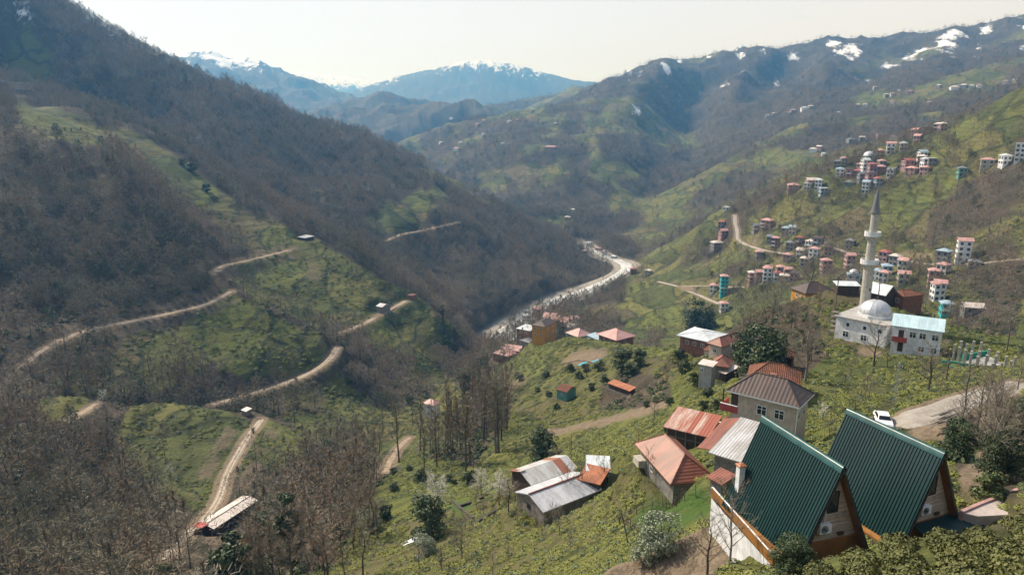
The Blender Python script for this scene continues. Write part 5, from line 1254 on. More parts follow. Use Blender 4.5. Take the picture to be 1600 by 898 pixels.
# ------------------------------------------------------------ cars
def car(name, label, p, rz, paint, group=None):
    t = thing(name, label, 'car', p, rz, group)
    prof = [(-2.15, .35), (-2.18, .62), (-2.05, .84), (-1.15, .93), (-.55, 1.38), (.75, 1.43), (1.55, 1.02), (2.05, .93), (2.12, .55), (2.08, .33)]
    mb = MB(); V_ = []
    for y, s in ((-.86, 0), (-.80, 0), (.80, 0), (.86, 0)):
        pass
    rings = []
    for x, z in prof:
        tw = .86 if z < 1.0 else .64
        rings.append([(x, -tw, z), (x, tw, z)])
    k = len(prof); V_ = [r[0] for r in rings] + [r[1] for r in rings]
    F_ = [(i, i + k, i + 1 + k, i + 1) for i in range(k - 1)] + [tuple(range(k)), tuple(range(2 * k - 1, k - 1, -1)), (0, k - 1, 2 * k - 1, k)]
    b = mb.add(V_, F_).build('body', M[paint], t)
    bv = b.modifiers.new('bevel', 'BEVEL'); bv.width = .06; bv.segments = 2
    MB().add([(-1.02, -.70, 1.0), (-1.02, .70, 1.0), (-.60, .60, 1.345), (-.60, -.60, 1.345)], [(0, 1, 2, 3), (3, 2, 1, 0)]).build('windscreen', M['glass'], t, loc=(-.07, 0, .03))
    MB().add([(1.50, -.70, 1.06), (1.50, .70, 1.06), (.85, .60, 1.38), (.85, -.60, 1.38)], [(0, 1, 2, 3), (3, 2, 1, 0)]).build('rear_window', M['glass'], t, loc=(.06, 0, .03))
    for s in (-1, 1):
        MB().add([(-.95, s * .80, 1.0), (1.35, s * .80, 1.0), (.75, s * .69, 1.34), (-.52, s * .69, 1.34)], [(0, 1, 2, 3), (3, 2, 1, 0)]).build('side_window', M['glass'], t, loc=(0, s * .035, 0))
        MB().box(-2.2, s * .72 - .14, .6, -2.1, s * .72 + .14, .76).build('headlight', M['white_paint'], t)
        MB().box(2.08, s * .72 - .12, .66, 2.15, s * .72 + .12, .84).build('tail_light', M['red_paint'], t)
        for x in (-1.35, 1.3):
            wh = MB().lathe([(.33, -.1), (.33, .1), (.2, .11), (.2, -.11), (.33, -.1)], 16).build('wheel', M['dark_metal'], t, loc=(x, s * .82, .33)); wh.rotation_euler = (PI / 2, 0, 0)
            MB().lathe([(.2, -.08), (.02, -.1), (.02, .1), (.2, .08)], 10).build('rim', M['dome_metal'], wh)
    return t
M_ = simple('car_white', (.78, .79, .80), .25, var=.03, spec=.6)
p = at(1379, 662); car('parked_car', 'white car parked on the dirt road behind the right-hand green cabin', p, 1.25, 'car_white')
p = at(1437, 494, 100); car('parked_car', 'white car parked behind the mosque annex near its roof', (PD(1436, 492, 178).x, PD(1436, 492, 178).y, ground(PD(1436, 492, 178).x, PD(1436, 492, 178).y)), .4, 'car_white')
# ------------------------------------------------------------ yard on the right, wall, tarps, timber
zy = at(1560, 800).z + .5
yd = MB().slab([PZ(1502, 800, zy), PZ(1528, 806, zy), PZ(1640, 800, zy), PZ(1700, 760, zy), PZ(1640, 745, zy), PZ(1597, 762, zy), PZ(1530, 786, zy)], 3.0).build('paved_yard', M['yard'], None); yd['kind'] = 'structure'
e = [PZ(1502, 798, zy + .12), PZ(1532, 785, zy + .12), PZ(1598, 760, zy + .12), PZ(1655, 740, zy + .12)]
w2 = MB()
for p0, p1 in zip(e, e[1:]):
    d_ = (p1 - p0).normalized(); s = Vector((-d_.y, d_.x, 0)) * .12
    w2.slab([p0 - s, p1 - s, p1 + s, p0 + s], 1.2)
tag(w2.build('parapet_wall', M['plaster_pink']), 'low pinkish parapet wall along the paved yard at the right edge', 'wall')
for px, py, w_, rz, mt, lb in ((911, 568, 3.6, .3, 'tarp_blue', 'bright blue tarp lying on the green field, left of the other one'), (931, 564, 3.6, -.1, 'tarp_blue', 'crumpled blue-green tarp lying on the field, right of the first one'), (642, 846, 3.0, .5, 'plaster_white', 'white sheet lying in the grass near the dark bushes'),
                          (1344, 458, 0, 0, '', '')):
    if not w_: continue
    p = at(px, py); mb = MB(); V_ = []
    for i in range(7):
        for j in range(5): 
            x = (i / 6 - .5) * w_; y = (j / 4 - .5) * 1.6; gx = p.x + x * math.cos(rz) - y * math.sin(rz); gy = p.y + x * math.sin(rz) + y * math.cos(rz)
            V_.append((gx - p.x, gy - p.y, ground(gx, gy) - p.z + .12 + .12 * random.random()))
    mb.add(V_, [(i * 5 + j, i * 5 + j + 5, i * 5 + j + 6, i * 5 + j + 1) for i in range(6) for j in range(4)])
    o = mb.build('tarp', M[mt], None, loc=p); tag(o, lb, 'tarp')
pl_ = [MB().box(-l_ / 2, -.11, 0, l_ / 2, .11, .05).mesh('plank', M['bark_pale' if l_ > 5 else 'wood_grey']) for l_ in (6.5, 4.8)]
p = at(1483, 668)
for i in range(20):
    o = inst('plank', pl_[i % 2], None, p + Vector((random.uniform(-1.8, 1.8), random.uniform(-1.2, 1.2), .25 + .09 * i)), .62 + random.uniform(-.16, .16))
    o.rotation_euler = (0, random.uniform(-.04, .04), o.rotation_euler[2]); tag(o, 'long weathered plank in the timber stack beside the dirt road at the right', 'plank', 'planks of the timber stack')
# ------------------------------------------------------------ poles
def pole(px, py, top, label, lattice=False, lean=0.0, dmin=14):
    p = at(px, py, dmin); d = math.hypot(p.x, p.y); h_ = d * azt(px, top)[1] - p.z
    t = thing('utility_pole', label, 'pole', p)
    if lattice:
        mb = MB(); r = .22
        for sx_, sy_ in ((-1, -1), (1, -1), (1, 1), (-1, 1)): mb.tube([(sx_ * r, sy_ * r, -.5), (sx_ * .1, sy_ * .1, h_)], .035, 4)
        for i in range(int(h_ / .7)):
            f0 = i * .7; s0 = r - (r - .1) * f0 / h_; s1 = r - (r - .1) * (f0 + .7) / h_; sg = 1 if i % 2 else -1
            mb.tube([(-s0 * sg, -s0, f0), (s1 * sg, -s1, f0 + .7)], .018, 3); mb.tube([(s0, -s0 * sg, f0), (s1, s1 * sg, f0 + .7)], .018, 3)
        mb.build('shaft', M['dome_metal'], t)
    else: MB().tube([(0, 0, -.6), (lean * h_ * .5, 0, h_ * .5), (lean * h_, 0, h_)], [.15, .125, .09], 7).build('shaft', M['pole_wood'], t)
    MB().box(lean * h_ - .7, -.05, h_ - .7, lean * h_ + .7, .05, h_ - .58).build('crossarm', M['pole_wood'], t)
    for x in (-.55, 0, .55): MB().lathe([(.05, 0), (.07, .06), (.04, .14)], 6).build('insulator', M['white_paint'], t, loc=(lean * h_ + x, 0, h_ - .58 if abs(x) > .1 else h_))
pole(1302, 512, 430, 'tall wooden utility pole just left of the mosque')
pole(1397, 632, 566, 'pale metal lattice pole on the grass below the mosque', True)
pole(1430, 552, 527, 'short leaning wooden pole in front of the mosque annex', lean=.25)
pole(1478, 596, 545, 'wooden utility pole left of the construction site')
pole(1573, 548, 497, 'wooden utility pole behind the construction site', dmin=60)
pole(1368, 500, 438, 'thin wooden utility pole right beside the minaret', dmin=100)
pole(872, 692, 645, 'thin wooden pole standing in the field above the grey barn') if 0 else None
def post(px, py, top, label, lean=0, group=None):
    p = at(px, py); d = math.hypot(p.x, p.y); h_ = max(1.0, d * azt(px, top)[1] - p.z)
    mb = MB().tube([(0, 0, -.4), (lean * h_ * .5 + .03, 0, h_ * .5), (lean * h_, .05, h_)], [.07, .06, .045], 6); o = mb.build('wooden_post', M['pole_wood'], None, loc=p); tag(o, label, 'post', group)
post(983, 852, 800, 'dark leaning post in front of the green vegetable plot', -.25)
post(1045, 826, 806, 'short dark post leaning over the vegetable plot', .2)
post(892, 712, 677, 'thin straight post in the field above the little white-roofed shed')
post(706, 746, 724, 'thin post on top of the left green knoll')
post(1196, 660 if 0 else 700, 650, 'thin post behind the ridge of the near green cabin')
# ------------------------------------------------------------ fence round the vegetable plot
def fence(label, pix, step=1.15, h_=1.25, cat='fence'):
    P = densify([at(*q) for q in pix], .3); t = thing('fence', label, cat, P[0]); o0 = P[0]
    acc = 0; last = P[0]; posts = [P[0]]
    for a_, b_ in zip(P, P[1:]):
        acc += (b_ - a_).length
        if acc > step: posts.append(b_); acc = 0
    tops = []
    for i, p in enumerate(posts):
        hh_ = h_ * random.uniform(.8, 1.25); lx, ly = random.uniform(-.12, .12), random.uniform(-.12, .12)
        q = Vector((p.x, p.y, ground(p.x, p.y))) - o0
        MB().tube([q + Vector((0, 0, -.3)), q + Vector((lx, ly, hh_))], [.055, .04], 5).build('fence_post', M['pole_wood'], t); tops.append(q + Vector((lx * .8, ly * .8, h_ * .72)))
    for dz in (0, -.42):
        for a_, b_ in zip(tops[::2], tops[2::2]): MB().tube([a_ + Vector((0, 0, dz)), b_ + Vector((0, 0, dz + random.uniform(-.1, .1)))], .028, 4).build('rail', M['pole_wood'], t)
fence('rough wooden fence of crooked stakes behind the bright green vegetable plot', [(968, 816), (985, 806), (1010, 800), (1040, 790), (1070, 782), (1100, 778)])
fence('short crooked stake fence at the left end of the vegetable plot', [(968, 816), (985, 828), (1000, 835)])
# ------------------------------------------------------------ low dry stone walls near the grey barn
def lowwall(label, pix, h_=.45):
    P = densify([at(*q) for q in pix], .8); mb = MB(); V_ = []
    for i, p in enumerate(P):
        d_ = (P[min(i + 1, len(P) - 1)] - P[max(0, i - 1)]).normalized(); s = Vector((-d_.y, d_.x, 0)) * .25; j = random.uniform(-.12, .12)
        for q in (p - s - Vector((0, 0, .4)), p - s * .8 + Vector((0, 0, h_ + j)), p + s * .8 + Vector((0, 0, h_ + j)), p + s - Vector((0, 0, .4))): V_.append(q - P[0])
    mb.add(V_, [(i * 4 + k, i * 4 + k + 4, i * 4 + k + 5, i * 4 + k + 1) for i in range(len(P) - 1) for k in range(3)] + [(0, 1, 2, 3), tuple(len(V_) - 1 - k for k in range(4))])
    o = mb.build('stone_wall', M['dark_stone'], None, loc=P[0]); tag(o, label, 'wall')
lowwall('dark low stone wall across the grass left of the grey barn', [(718, 792), (740, 784), (762, 775)])
lowwall('low rubble wall running down from the grey barn corner', [(738, 822), (760, 808), (778, 798)])
lowwall('short low stone wall between the knoll and the grey barn', [(706, 782), (718, 794), (740, 812)])
lowwall('dark field wall along the contour above the brown bank', [(815, 668), (870, 662), (930, 648), (990, 632), (1040, 620)], .25)
lowwall('dark field wall under the pink-roofed houses', [(865, 578), (880, 569), (905, 563), (925, 567)], .25)
# ------------------------------------------------------------ vegetation prototypes
def leafmat(name, c1, c2, rough=.6, spec=.25, trans=0.0, sc=.35):
    m, n, b = newmat(name)
    oi = nn(n, 'ShaderNodeObjectInfo'); g_ = nn(n, 'ShaderNodeNewGeometry')
    f = noise(n, sc, 3, .6, g_.outputs['Position'])
    rnd = nn(n, 'ShaderNodeNewGeometry')
    c = mixc(n, ramp(n, f, .35, .65), c1, c2)
    c = mixc(n, math_(n, 'MULTIPLY', g_.outputs['Random Per Island'], .6), c, tuple(x * 1.7 for x in c2))
    c = mixc(n, math_(n, 'MULTIPLY', oi.outputs['Random'], .45), c, tuple(x * .75 for x in c1))
    fl = noise(n, .014, 4, .6, g_.outputs['Position'])
    c = mixc(n, ramp(n, fl, .42, .62), c, mixc(n, 1.0, c, (.70, .78, .72), 'MULTIPLY'))
    n.links.new(c, b.inputs['Base Color']); b.inputs['Roughness'].default_value = rough; b.inputs['Specular IOR Level'].default_value = spec
    M[name] = m
leafmat('twigs', (.285, .230, .165), (.200, .160, .115), .85, .1)
leafmat('twigs_grey', (.285, .245, .190), (.205, .175, .135), .85, .1)
leafmat('twigs_red', (.265, .190, .135), (.195, .140, .100), .85, .1)
leafmat('twigs_olive', (.20, .165, .075), (.15, .125, .06), .85, .1)
leafmat('leaf_dark', (.042, .062, .028), (.062, .084, .034), .55, .25)
leafmat('leaf_mid', (.060, .082, .026), (.085, .105, .034), .5, .3)
leafmat('leaf_tea', (.138, .152, .036), (.185, .192, .056), .65, .15)
leafmat('leaf_tea_near', (.066, .076, .024), (.125, .125, .042), .6, .22, sc=1.5)
leafmat('leaf_ivy', (.060, .085, .022), (.085, .110, .032), .5, .3)
leafmat('leaf_pale', (.28, .30, .22), (.20, .23, .15), .6, .3)
leafmat('blossom', (.62, .60, .55), (.48, .45, .38), .7, .2)
def quad(mb, p, u, v, mi=0): mb.add([p - u - v, p + u - v, p + u + v, p - u + v], [(0, 1, 2, 3)], mi)
def rv(r): 
    while True:
        v = Vector((r.uniform(-1, 1), r.uniform(-1, 1), r.uniform(-1, 1)))
        if .05 < v.length < 1: return v.normalized()
def bare_tree(seed, h_=10.0, spread=.30, limbs=11, twigs=520, tw=.035, tl=.9, low=.25, up=.9, curve=.04, trunk_r=.16, sides=6):
    r = random.Random(seed); tr = MB(); cr = MB()
    P = [Vector((0, 0, -.5))]; rad = [trunk_r * 1.25]
    n_ = 7
    for i in range(1, n_ + 1):
        f = i / n_; P.append(Vector((math.sin(i * 1.3 + seed) * curve * h_ * f, math.cos(i * 1.1 + seed) * curve * h_ * f, h_ * .93 * f))); rad.append(trunk_r * (1 - f) ** .8 + .02)
    tr.tube(P, rad, sides)
    ends = []
    for i in range(limbs):
        f = low + (1 - low) * (i + r.random()) / limbs * .95
        k = min(int(f * n_), n_ - 1); p = P[k].lerp(P[k + 1], f * n_ - k)
        a = i * 2.4 + r.uniform(-.4, .4); L_ = h_ * spread * (1.25 - .75 * f) * r.uniform(.75, 1.2)
        d = Vector((math.cos(a), math.sin(a), up * r.uniform(.7, 1.3))).normalized()
        q1 = p + d * L_ * .5; q2 = q1 + (d + Vector((0, 0, .35))).normalized() * L_ * .5
        rr0 = max(.025, trunk_r * .42 * (1 - f) + .02)
        tr.tube([p, q1, q2], [rr0, rr0 * .6, rr0 * .25], 4, cap=False)
        for _ in range(4):
            s = p.lerp(q1, r.uniform(.4, 1)) if r.random() < .5 else q1.lerp(q2, r.random())
            dd = (d + rv(r) * .9 + Vector((0, 0, .3))).normalized(); e = s + dd * L_ * r.uniform(.3, .55)
            cr.tube([s, e], [rr0 * .35 + .006, .008], 3, cap=False); ends.append((s, e))
        ends.append((q1, q2))
    for _ in range(twigs):
        s, e = r.choice(ends); p = s.lerp(e, r.uniform(.1, 1.05)); d = ((e - s).normalized() + rv(r) * 1.0 + Vector((0, 0, .25))).normalized()
        side = d.cross(rv(r)).normalized() * tw * r.uniform(.6, 1.2); L_ = tl * r.uniform(.4, 1.1)
        cr.add([p - side, p + side, p + d * L_ + side * .2, p + d * L_ - side * .2], [(0, 1, 2, 3)])
    return tr, cr
def leafy(seed, w_, h_, clumps, per, leaf, zb_=0.1, squash=1.0, core=True):
    """crown of leaf sized faces spread over uneven clumps"""
    r = random.Random(seed); mb = MB()
    for c in range(clumps):
        a = r.uniform(0, 2 * PI); q = math.sqrt(r.random()); z = r.uniform(0, 1)
        ww = math.sqrt(max(0, 1 - (z * 1.05 - .35) ** 2 / 1.1))
        cp_ = Vector((math.cos(a) * q * w_ * .5 * ww * .8, math.sin(a) * q * w_ * .5 * ww * .8, zb_ + z * (h_ - zb_) * .86)); cr_ = w_ * r.uniform(.13, .24)
        for _ in range(per):
            d = rv(r); 
            if d.z < -.3: d.z *= -.5
            p = cp_ + Vector((d.x, d.y, d.z * .75)) * cr_ * r.uniform(.72, 1.08)
            nrm = (d + rv(r) * .7).normalized(); u = nrm.cross(rv(r)).normalized(); v = nrm.cross(u)
            s = leaf * r.uniform(.6, 1.25); quad(mb, p, u * s, v * s * .55)
    return mb
def proto_tree(name, seed, mat_t, mat_c, **k):
    tr, cr = bare_tree(seed, **k); return (tr.mesh('trunk', M[mat_t]), cr.mesh('crown', M[mat_c]), name)
BARE = [proto_tree('bare_tree', 1, 'bark', 'twigs'), proto_tree('bare_tree', 2, 'bark', 'twigs', spread=.36, up=.6, twigs=650), proto_tree('bare_tree', 3, 'bark', 'twigs_grey', spread=.24, up=1.5, limbs=14),
        proto_tree('bare_tree', 4, 'bark_pale', 'twigs', spread=.30, twigs=420), proto_tree('bare_tree', 5, 'bark', 'twigs_red', spread=.34, limbs=13, twigs=700), proto_tree('bare_tree', 6, 'bark', 'twigs_grey', spread=.30, low=.12, twigs=700)]
TALL = [proto_tree('tall_bare_tree', 11, 'bark', 'twigs', spread=.17, limbs=16, twigs=380, low=.30, up=1.6, curve=.012, trunk_r=.11, tl=.7), proto_tree('tall_bare_tree', 12, 'bark', 'twigs_red', spread=.15, limbs=16, twigs=340, low=.35, up=1.8, curve=.015, trunk_r=.10, tl=.7),
        proto_tree('tall_bare_tree', 13, 'bark_pale', 'twigs_grey', spread=.19, limbs=15, twigs=360, low=.25, up=1.4, curve=.02, trunk_r=.10, tl=.8)]
FINE = [proto_tree('bare_tree', 21, 'bark', 'twigs_grey', spread=.42, up=.75, limbs=16, twigs=1500, tw=.014, tl=.55, low=.22, trunk_r=.17), proto_tree('bare_tree', 22, 'bark_pale', 'twigs_grey', spread=.40, up=1.1, limbs=16, twigs=1400, tw=.014, tl=.6, low=.12, trunk_r=.13)]
tcount = {}
def put_tree(pr, p, h_, label, group, name=None, cat='tree', lean=0, h0=10.0):
    t = thing(name or pr[2], label, cat, p, random.uniform(0, 6.28), group); s = h_ / h0; t.scale = (s * random.uniform(.88, 1.15), s * random.uniform(.88, 1.15), s)
    if lean: t.rotation_euler = (random.uniform(-lean, lean), random.uniform(-lean, lean), t.rotation_euler[2])
    inst('trunk', pr[0], t); inst('crown', pr[1], t); tcount[group or name or pr[2]] = tcount.get(group or name or pr[2], 0) + 1
    return t
def in_poly_px(poly, r):
    xs = [p[0] for p in poly]; ys = [p[1] for p in poly]
    while True:
        x, y = r.uniform(min(xs), max(xs)), r.uniform(min(ys), max(ys)); c = False
        for (x0, y0), (x1, y1) in zip(poly, poly[1:] + poly[:1]):
            if (y0 > y) != (y1 > y) and x < (x1 - x0) * (y - y0) / (y1 - y0) + x0: c = not c
        if c: return x, y
def near_road(p, lim=2.5):
    for P, hw in roads.values():
        for q in P[::2]:
            if abs(q.x - p.x) < lim + hw and abs(q.y - p.y) < lim + hw: return True
    return False
boxes = [(o.location.x, o.location.y, 15.0 if o['category'] == 'stable' else 6.0) for o in C.objects if o.parent is None and o.type == 'EMPTY' and o.get('category') in ('house', 'barn', 'shed', 'cabin', 'mosque', 'building', 'stable', 'hut', 'farmhouse', 'cottage', 'lean-to', 'outbuilding', 'apartment')]
def near_house(p, lim=0):
    return any(abs(bx_ - p.x) < rr + lim and abs(by_ - p.y) < rr + lim for bx_, by_, rr in boxes)
def zone(poly, count, protos, hmin, hmax, label, group, seed, name=None, dmin=14, lean=.04, cat='tree', h0=10.0, sep=0):
    r = random.Random(seed); random.seed(seed); n_ = 0; tries = 0; got = []
    while n_ < count and tries < count * 8:
        tries += 1; p = at(*in_poly_px(poly, r), dmin)
        if p is None or near_road(p, 1.0) or near_house(p): continue
        if sep and any((p - q).length < sep for q in got): continue
        got.append(p)
        put_tree(r.choice(protos), p, r.uniform(hmin, hmax), label, group, name, cat, lean, h0); n_ += 1
# individually built leafless trees, nearest first
zone([(0, 680), (170, 700), (230, 760), (285, 835), (285, 860), (240, 925), (0, 925)], 62, BARE, 7, 11.5, 'leafless brown tree in the dense wood at the lower left corner', 'trees of the lower left wood', 31, dmin=60)
zone([(392, 850), (400, 800), (450, 760), (560, 790), (600, 840), (560, 925), (392, 925)], 46, BARE + TALL[:1], 6, 11, 'leafless brown tree in the wood at the bottom, below the stable', 'trees of the bottom wood', 32, dmin=60)
zone([(600, 735), (660, 700), (720, 640), (765, 610), (800, 640), (800, 690), (745, 740), (690, 735)], 42, TALL, 13, 21, 'tall slim leafless tree in the grove on the flank of the near hill', 'trees of the tall grove', 33, dmin=120)
zone([(430, 760), (520, 690), (620, 660), (640, 690), (560, 770), (470, 800)], 34, BARE + TALL, 8, 14, 'leafless tree in the stream gully left of the tall grove', 'trees of the stream gully', 34, dmin=130)
zone([(20, 600), (70, 590), (340, 590), (330, 630), (240, 622), (80, 612)], 22, BARE, 9, 14, 'leafless tree in the strip between the two mown knolls and the road', 'trees behind the mown knolls', 35, dmin=200)
zone([(0, 650), (60, 655), (160, 680), (150, 720), (0, 720)], 16, BARE, 7, 11, 'leafless tree just below the round left knoll', 'trees below the left knoll', 39, dmin=60)
zone([(1130, 540), (1200, 490), (1250, 475), (1300, 500), (1290, 560), (1260, 575), (1180, 570)], 20, BARE + FINE, 5, 9.5, 'leafless tree on the brushy slope left of the mosque', 'trees on the slope left of the mosque', 36, dmin=100)
zone([(1500, 600), (1600, 590), (1600, 700), (1560, 760), (1500, 730), (1480, 690)], 14, FINE, 4, 7.5, 'bare twiggy tree beside the timber and road at the right edge', 'trees at the right edge', 37, dmin=40)
zone([(500, 800), (560, 740), (600, 755), (580, 850), (540, 898)], 10, BARE, 5, 8, 'leafless young tree on the left rim of the green slope', 'trees on the rim of the green slope', 38, dmin=60)
zone([(560, 780), (700, 730), (800, 690), (900, 650), (1050, 640), (1130, 600), (1160, 640), (1020, 690), (960, 780), (900, 860), (700, 890), (600, 860)], 34, FINE, 2.0, 4.2, 'thin bare sapling standing in the tea on the near green slope', 'saplings on the near slope', 51, name='sapling', sep=4)
zone([(1290, 580), (1420, 560), (1500, 600), (1440, 640), (1330, 640)], 12, FINE, 2.5, 4.5, 'thin bare sapling on the grass between the mosque and the dirt road', 'saplings below the mosque', 52, name='sapling', sep=4)
zone([(800, 560), (1000, 550), (1060, 600), (900, 640), (790, 640)], 14, FINE, 2.5, 4.5, 'thin bare sapling on the far part of the green field', 'saplings on the far field', 53, name='sapling', sep=5)
r7 = random.Random(8)
def one(pr, px, py, toppx, label, cat='tree', name=None, dmin=14, group=None):
    p = at(px, py, dmin); d = math.hypot(p.x, p.y); h_ = d * azt(px, toppx)[1] - p.z
    random.seed(int(px * 3 + py)); put_tree(pr, p, max(1.2, h_), label, group, name, cat, .02); return p
one(FINE[1], 1258, 596, 475, 'many-stemmed bare tree rising above the rust-tiled house')
one(FINE[0], 1365, 572, 500, 'bare tree standing right in front of the mosque')
one(FINE[0], 1450, 612, 527, 'wide bare tree in front of the annex')
one(FINE[1], 1352, 625, 582, 'small bare tree on the grass below the mosque')
one(FINE[0], 1266, 463, 392, 'dark solitary tree on the hill crest by the brown-roofed house', dmin=120)
one(FINE[1], 1213, 520, 440, 'tall pale bare tree on the brushy slope, beside the crest')
one(FINE[0], 1540, 650, 568, 'bare tree at the right end of the dirt road')
one(FINE[1], 1590, 610, 548, 'bare tree at the far right edge above the road')
one(FINE[1], 1140, 880, 752, 'twisted bare tree in front of the near green cabin', dmin=20)
one(FINE[0], 1105, 897, 800, 'bare sapling left of the twisted tree at the bottom', dmin=20)
one(FINE[1], 886, 772, 722, 'bushy willow-like shrub against the grey barn roof')
one(FINE[1], 908, 765, 722, 'bare shrub at the right corner of the grey barn')
one(FINE[0], 942, 756, 712, 'bare shrub in front of the little white-roofed shed')
one(FINE[1], 1012, 752, 700, 'tan bare shrub in front of the large red farmhouse')
one(FINE[0], 1030, 757, 715, 'darker bare shrub at the lower corner of the red farmhouse')
one(FINE[1], 853, 800, 772, 'small reddish shrub at the corner of the stone barn')
one(FINE[0], 1335, 650, 605, 'bare tree between the two cabins and the grass slope')
one(FINE[0], 1295, 690, 650, 'bare small tree between the roofs of the two cabins')
for i, (px, py, tp) in enumerate([(795, 800, 742), (722, 872, 806), (690, 890, 852), (770, 898, 850), (655, 888, 850)]):
    one(FINE[i % 2], px, py, tp, ['grey bare shrub close to the left wall of the stone barn', 'brown bare shrub in the middle of the green slope', 'bare shrub by the pale evergreen at the bottom', 'brown bare brush at the very bottom of the green slope', 'bare thorny shrub below the white sheet'][i])
# skyline trees on the left mountain
sky = [(128, 22), (140, 26), (150, 28), (160, 33), (168, 36), (175, 41), (182, 44), (192, 50), (198, 54), (210, 58), (218, 62), (228, 66), (236, 70), (246, 74), (256, 80)]
for i, (px, py) in enumerate(sky):
    for dy in (4, 8, 14):
        p = at(px, py + dy, 600)
        if p is not None and p.y > 500: break
    if p is None: continue
    random.seed(i); put_tree(BARE[i % 6], p, random.choice([9, 11, 13, 17]), 'leafless tree standing against the sky on the left mountain ridge', 'trees on the left skyline', 'bare_tree', 'tree')
# ------------------------------------------------------------ evergreens, shrubs, blossom
SH = {}
def shrub_proto(k, seed, w_, h_, clumps, per, leaf, mat, trunk=True):
    lf = leafy(seed, w_, h_, clumps, per, leaf, .15); st = MB()
    for i in range(4): st.tube([(0, 0, -.3), (math.cos(i * 1.7) * w_ * .1, math.sin(i * 1.7) * w_ * .1, h_ * .35), (math.cos(i * 1.7) * w_ * .25, math.sin(i * 1.7) * w_ * .25, h_ * .7)], [.06, .05, .03], 4)
    SH[k] = (st.mesh('trunk', M['bark']), lf.mesh('crown', M[mat]), k)
shrub_proto('evergreen_tree', 41, 6.5, 7, 46, 130, .17, 'leaf_dark')
shrub_proto('evergreen_b', 42, 5, 8, 40, 120, .15, 'leaf_dark')
shrub_proto('evergreen_near', 43, 4, 4.6, 50, 240, .065, 'leaf_dark')
shrub_proto('bush', 44, 2.6, 2.2, 20, 90, .10, 'leaf_mid')
shrub_proto('dark_bush', 45, 2.6, 2.4, 20, 90, .11, 'leaf_dark')
shrub_proto('pale_bush', 46, 3.2, 3.0, 26, 130, .075, 'leaf_pale')
shrub_proto('conifer', 47, 2.6, 9, 34, 90, .13, 'leaf_dark')
def shrub(k, px, py, wpx, label, name='shrub', cat='shrub', group=None, dmin=14, hs=1.0):
    p = at(px, py, dmin); 
    if p is None: return
    w0 = {'evergreen_tree': 6.5, 'evergreen_b': 5, 'evergreen_near': 4, 'bush': 2.6, 'dark_bush': 2.6, 'pale_bush': 3.2, 'conifer': 2.6}[k]
    s = wpx * p.length / FPX / w0; random.seed(int(px + py * 3))
    t = thing(name, label, cat, p, random.uniform(0, 6.28), group); t.scale = (s, s, s * hs)
    inst('trunk', SH[k][0], t); inst('crown', SH[k][1], t)
E1 = 'evergreen_tree'
shrub(E1, 1192, 585, 78, 'large dark round evergreen behind the tan house', E1, 'tree', hs=.95)
shrub(E1, 1165, 565, 50, 'dark evergreen at the left of the large round one', E1, 'tree')
shrub(E1, 1092, 518, 46, 'dark evergreen on the hill edge above the silvery roof', E1, 'tree', dmin=150)
shrub('evergreen_b', 670, 842, 52, 'dark glossy evergreen with blossom behind it, on the green slope', E1, 'tree', hs=.85)
shrub('evergreen_near', 1237, 900, 62, 'dark evergreen bush right in front of the near green cabin', E1, 'shrub', dmin=20, hs=.85)
shrub('evergreen_b', 845, 716, 44, 'dark evergreen above the ridge of the grey barn', E1, 'tree', hs=.7)
shrub('evergreen_b', 972, 585, 34, 'dark tree in the hedge above the orange-roofed long shed', E1, 'tree', hs=.85)
shrub('evergreen_b', 999, 573, 22, 'slim dark tree right of the hedge above the long shed', E1, 'tree', hs=.9)
shrub('evergreen_b', 985, 588, 24, 'low dark tree behind the long shed roof', E1, 'tree', hs=.6)
shrub('evergreen_near', 1498, 720, 50, 'dark evergreen bush just right of the second cabin roof', E1, 'shrub', dmin=50)
shrub('evergreen_near', 1560, 750, 56, 'dark shrub above the paved yard on the right', E1, 'shrub', dmin=50)
shrub('evergreen_near', 1590, 700, 60, 'dark shrub at the far right edge', E1, 'shrub', dmin=50)
shrub('evergreen_b', 728, 640, 20, 'narrow ivy-clad tree at the top of the tall grove', E1, 'tree', hs=1.9)
shrub('conifer', 764, 660, 16, 'dark slim conifer on the right rim of the tall grove', 'conifer', 'tree')
shrub('conifer', 691, 500, 8, 'tiny dark conifer on the crest of the middle spur', 'conifer', 'tree', dmin=380)
shrub('conifer', 452, 880, 36, 'ivy-clad dark green column tree in the bottom wood', 'conifer', 'tree', dmin=70, hs=1.0)
shrub('dark_bush', 367, 905, 70, 'dark glossy bush at the bottom edge, left of the ivy tree', E1, 'shrub', dmin=60)
shrub('pale_bush', 438, 425 + 420, 30, 'grey-green bush beside the ivy-clad tree', E1, 'shrub', dmin=60)
shrub('pale_bush', 1030, 858, 62, 'silvery green bush beside the pale dirt path', 'bush', 'shrub', hs=1.0)
shrub('pale_bush', 665, 868, 36, 'silvery bush under the dark evergreen on the green slope', 'bush', 'shrub')
shrub('pale_bush', 578, 830, 36, 'grey-green bush at the left rim of the green slope', 'bush', 'shrub')
shrub('pale_bush', 1010, 878, 44, 'silvery green bush lower down by the dirt path', 'bush', 'shrub')
shrub('bush', 1545, 780, 44, 'green bush at the corner of the paved yard', 'bush', 'shrub', dmin=40)
shrub('dark_bush', 604, 812, 26, 'small dark bush near the knoll rim', 'bush', 'shrub')
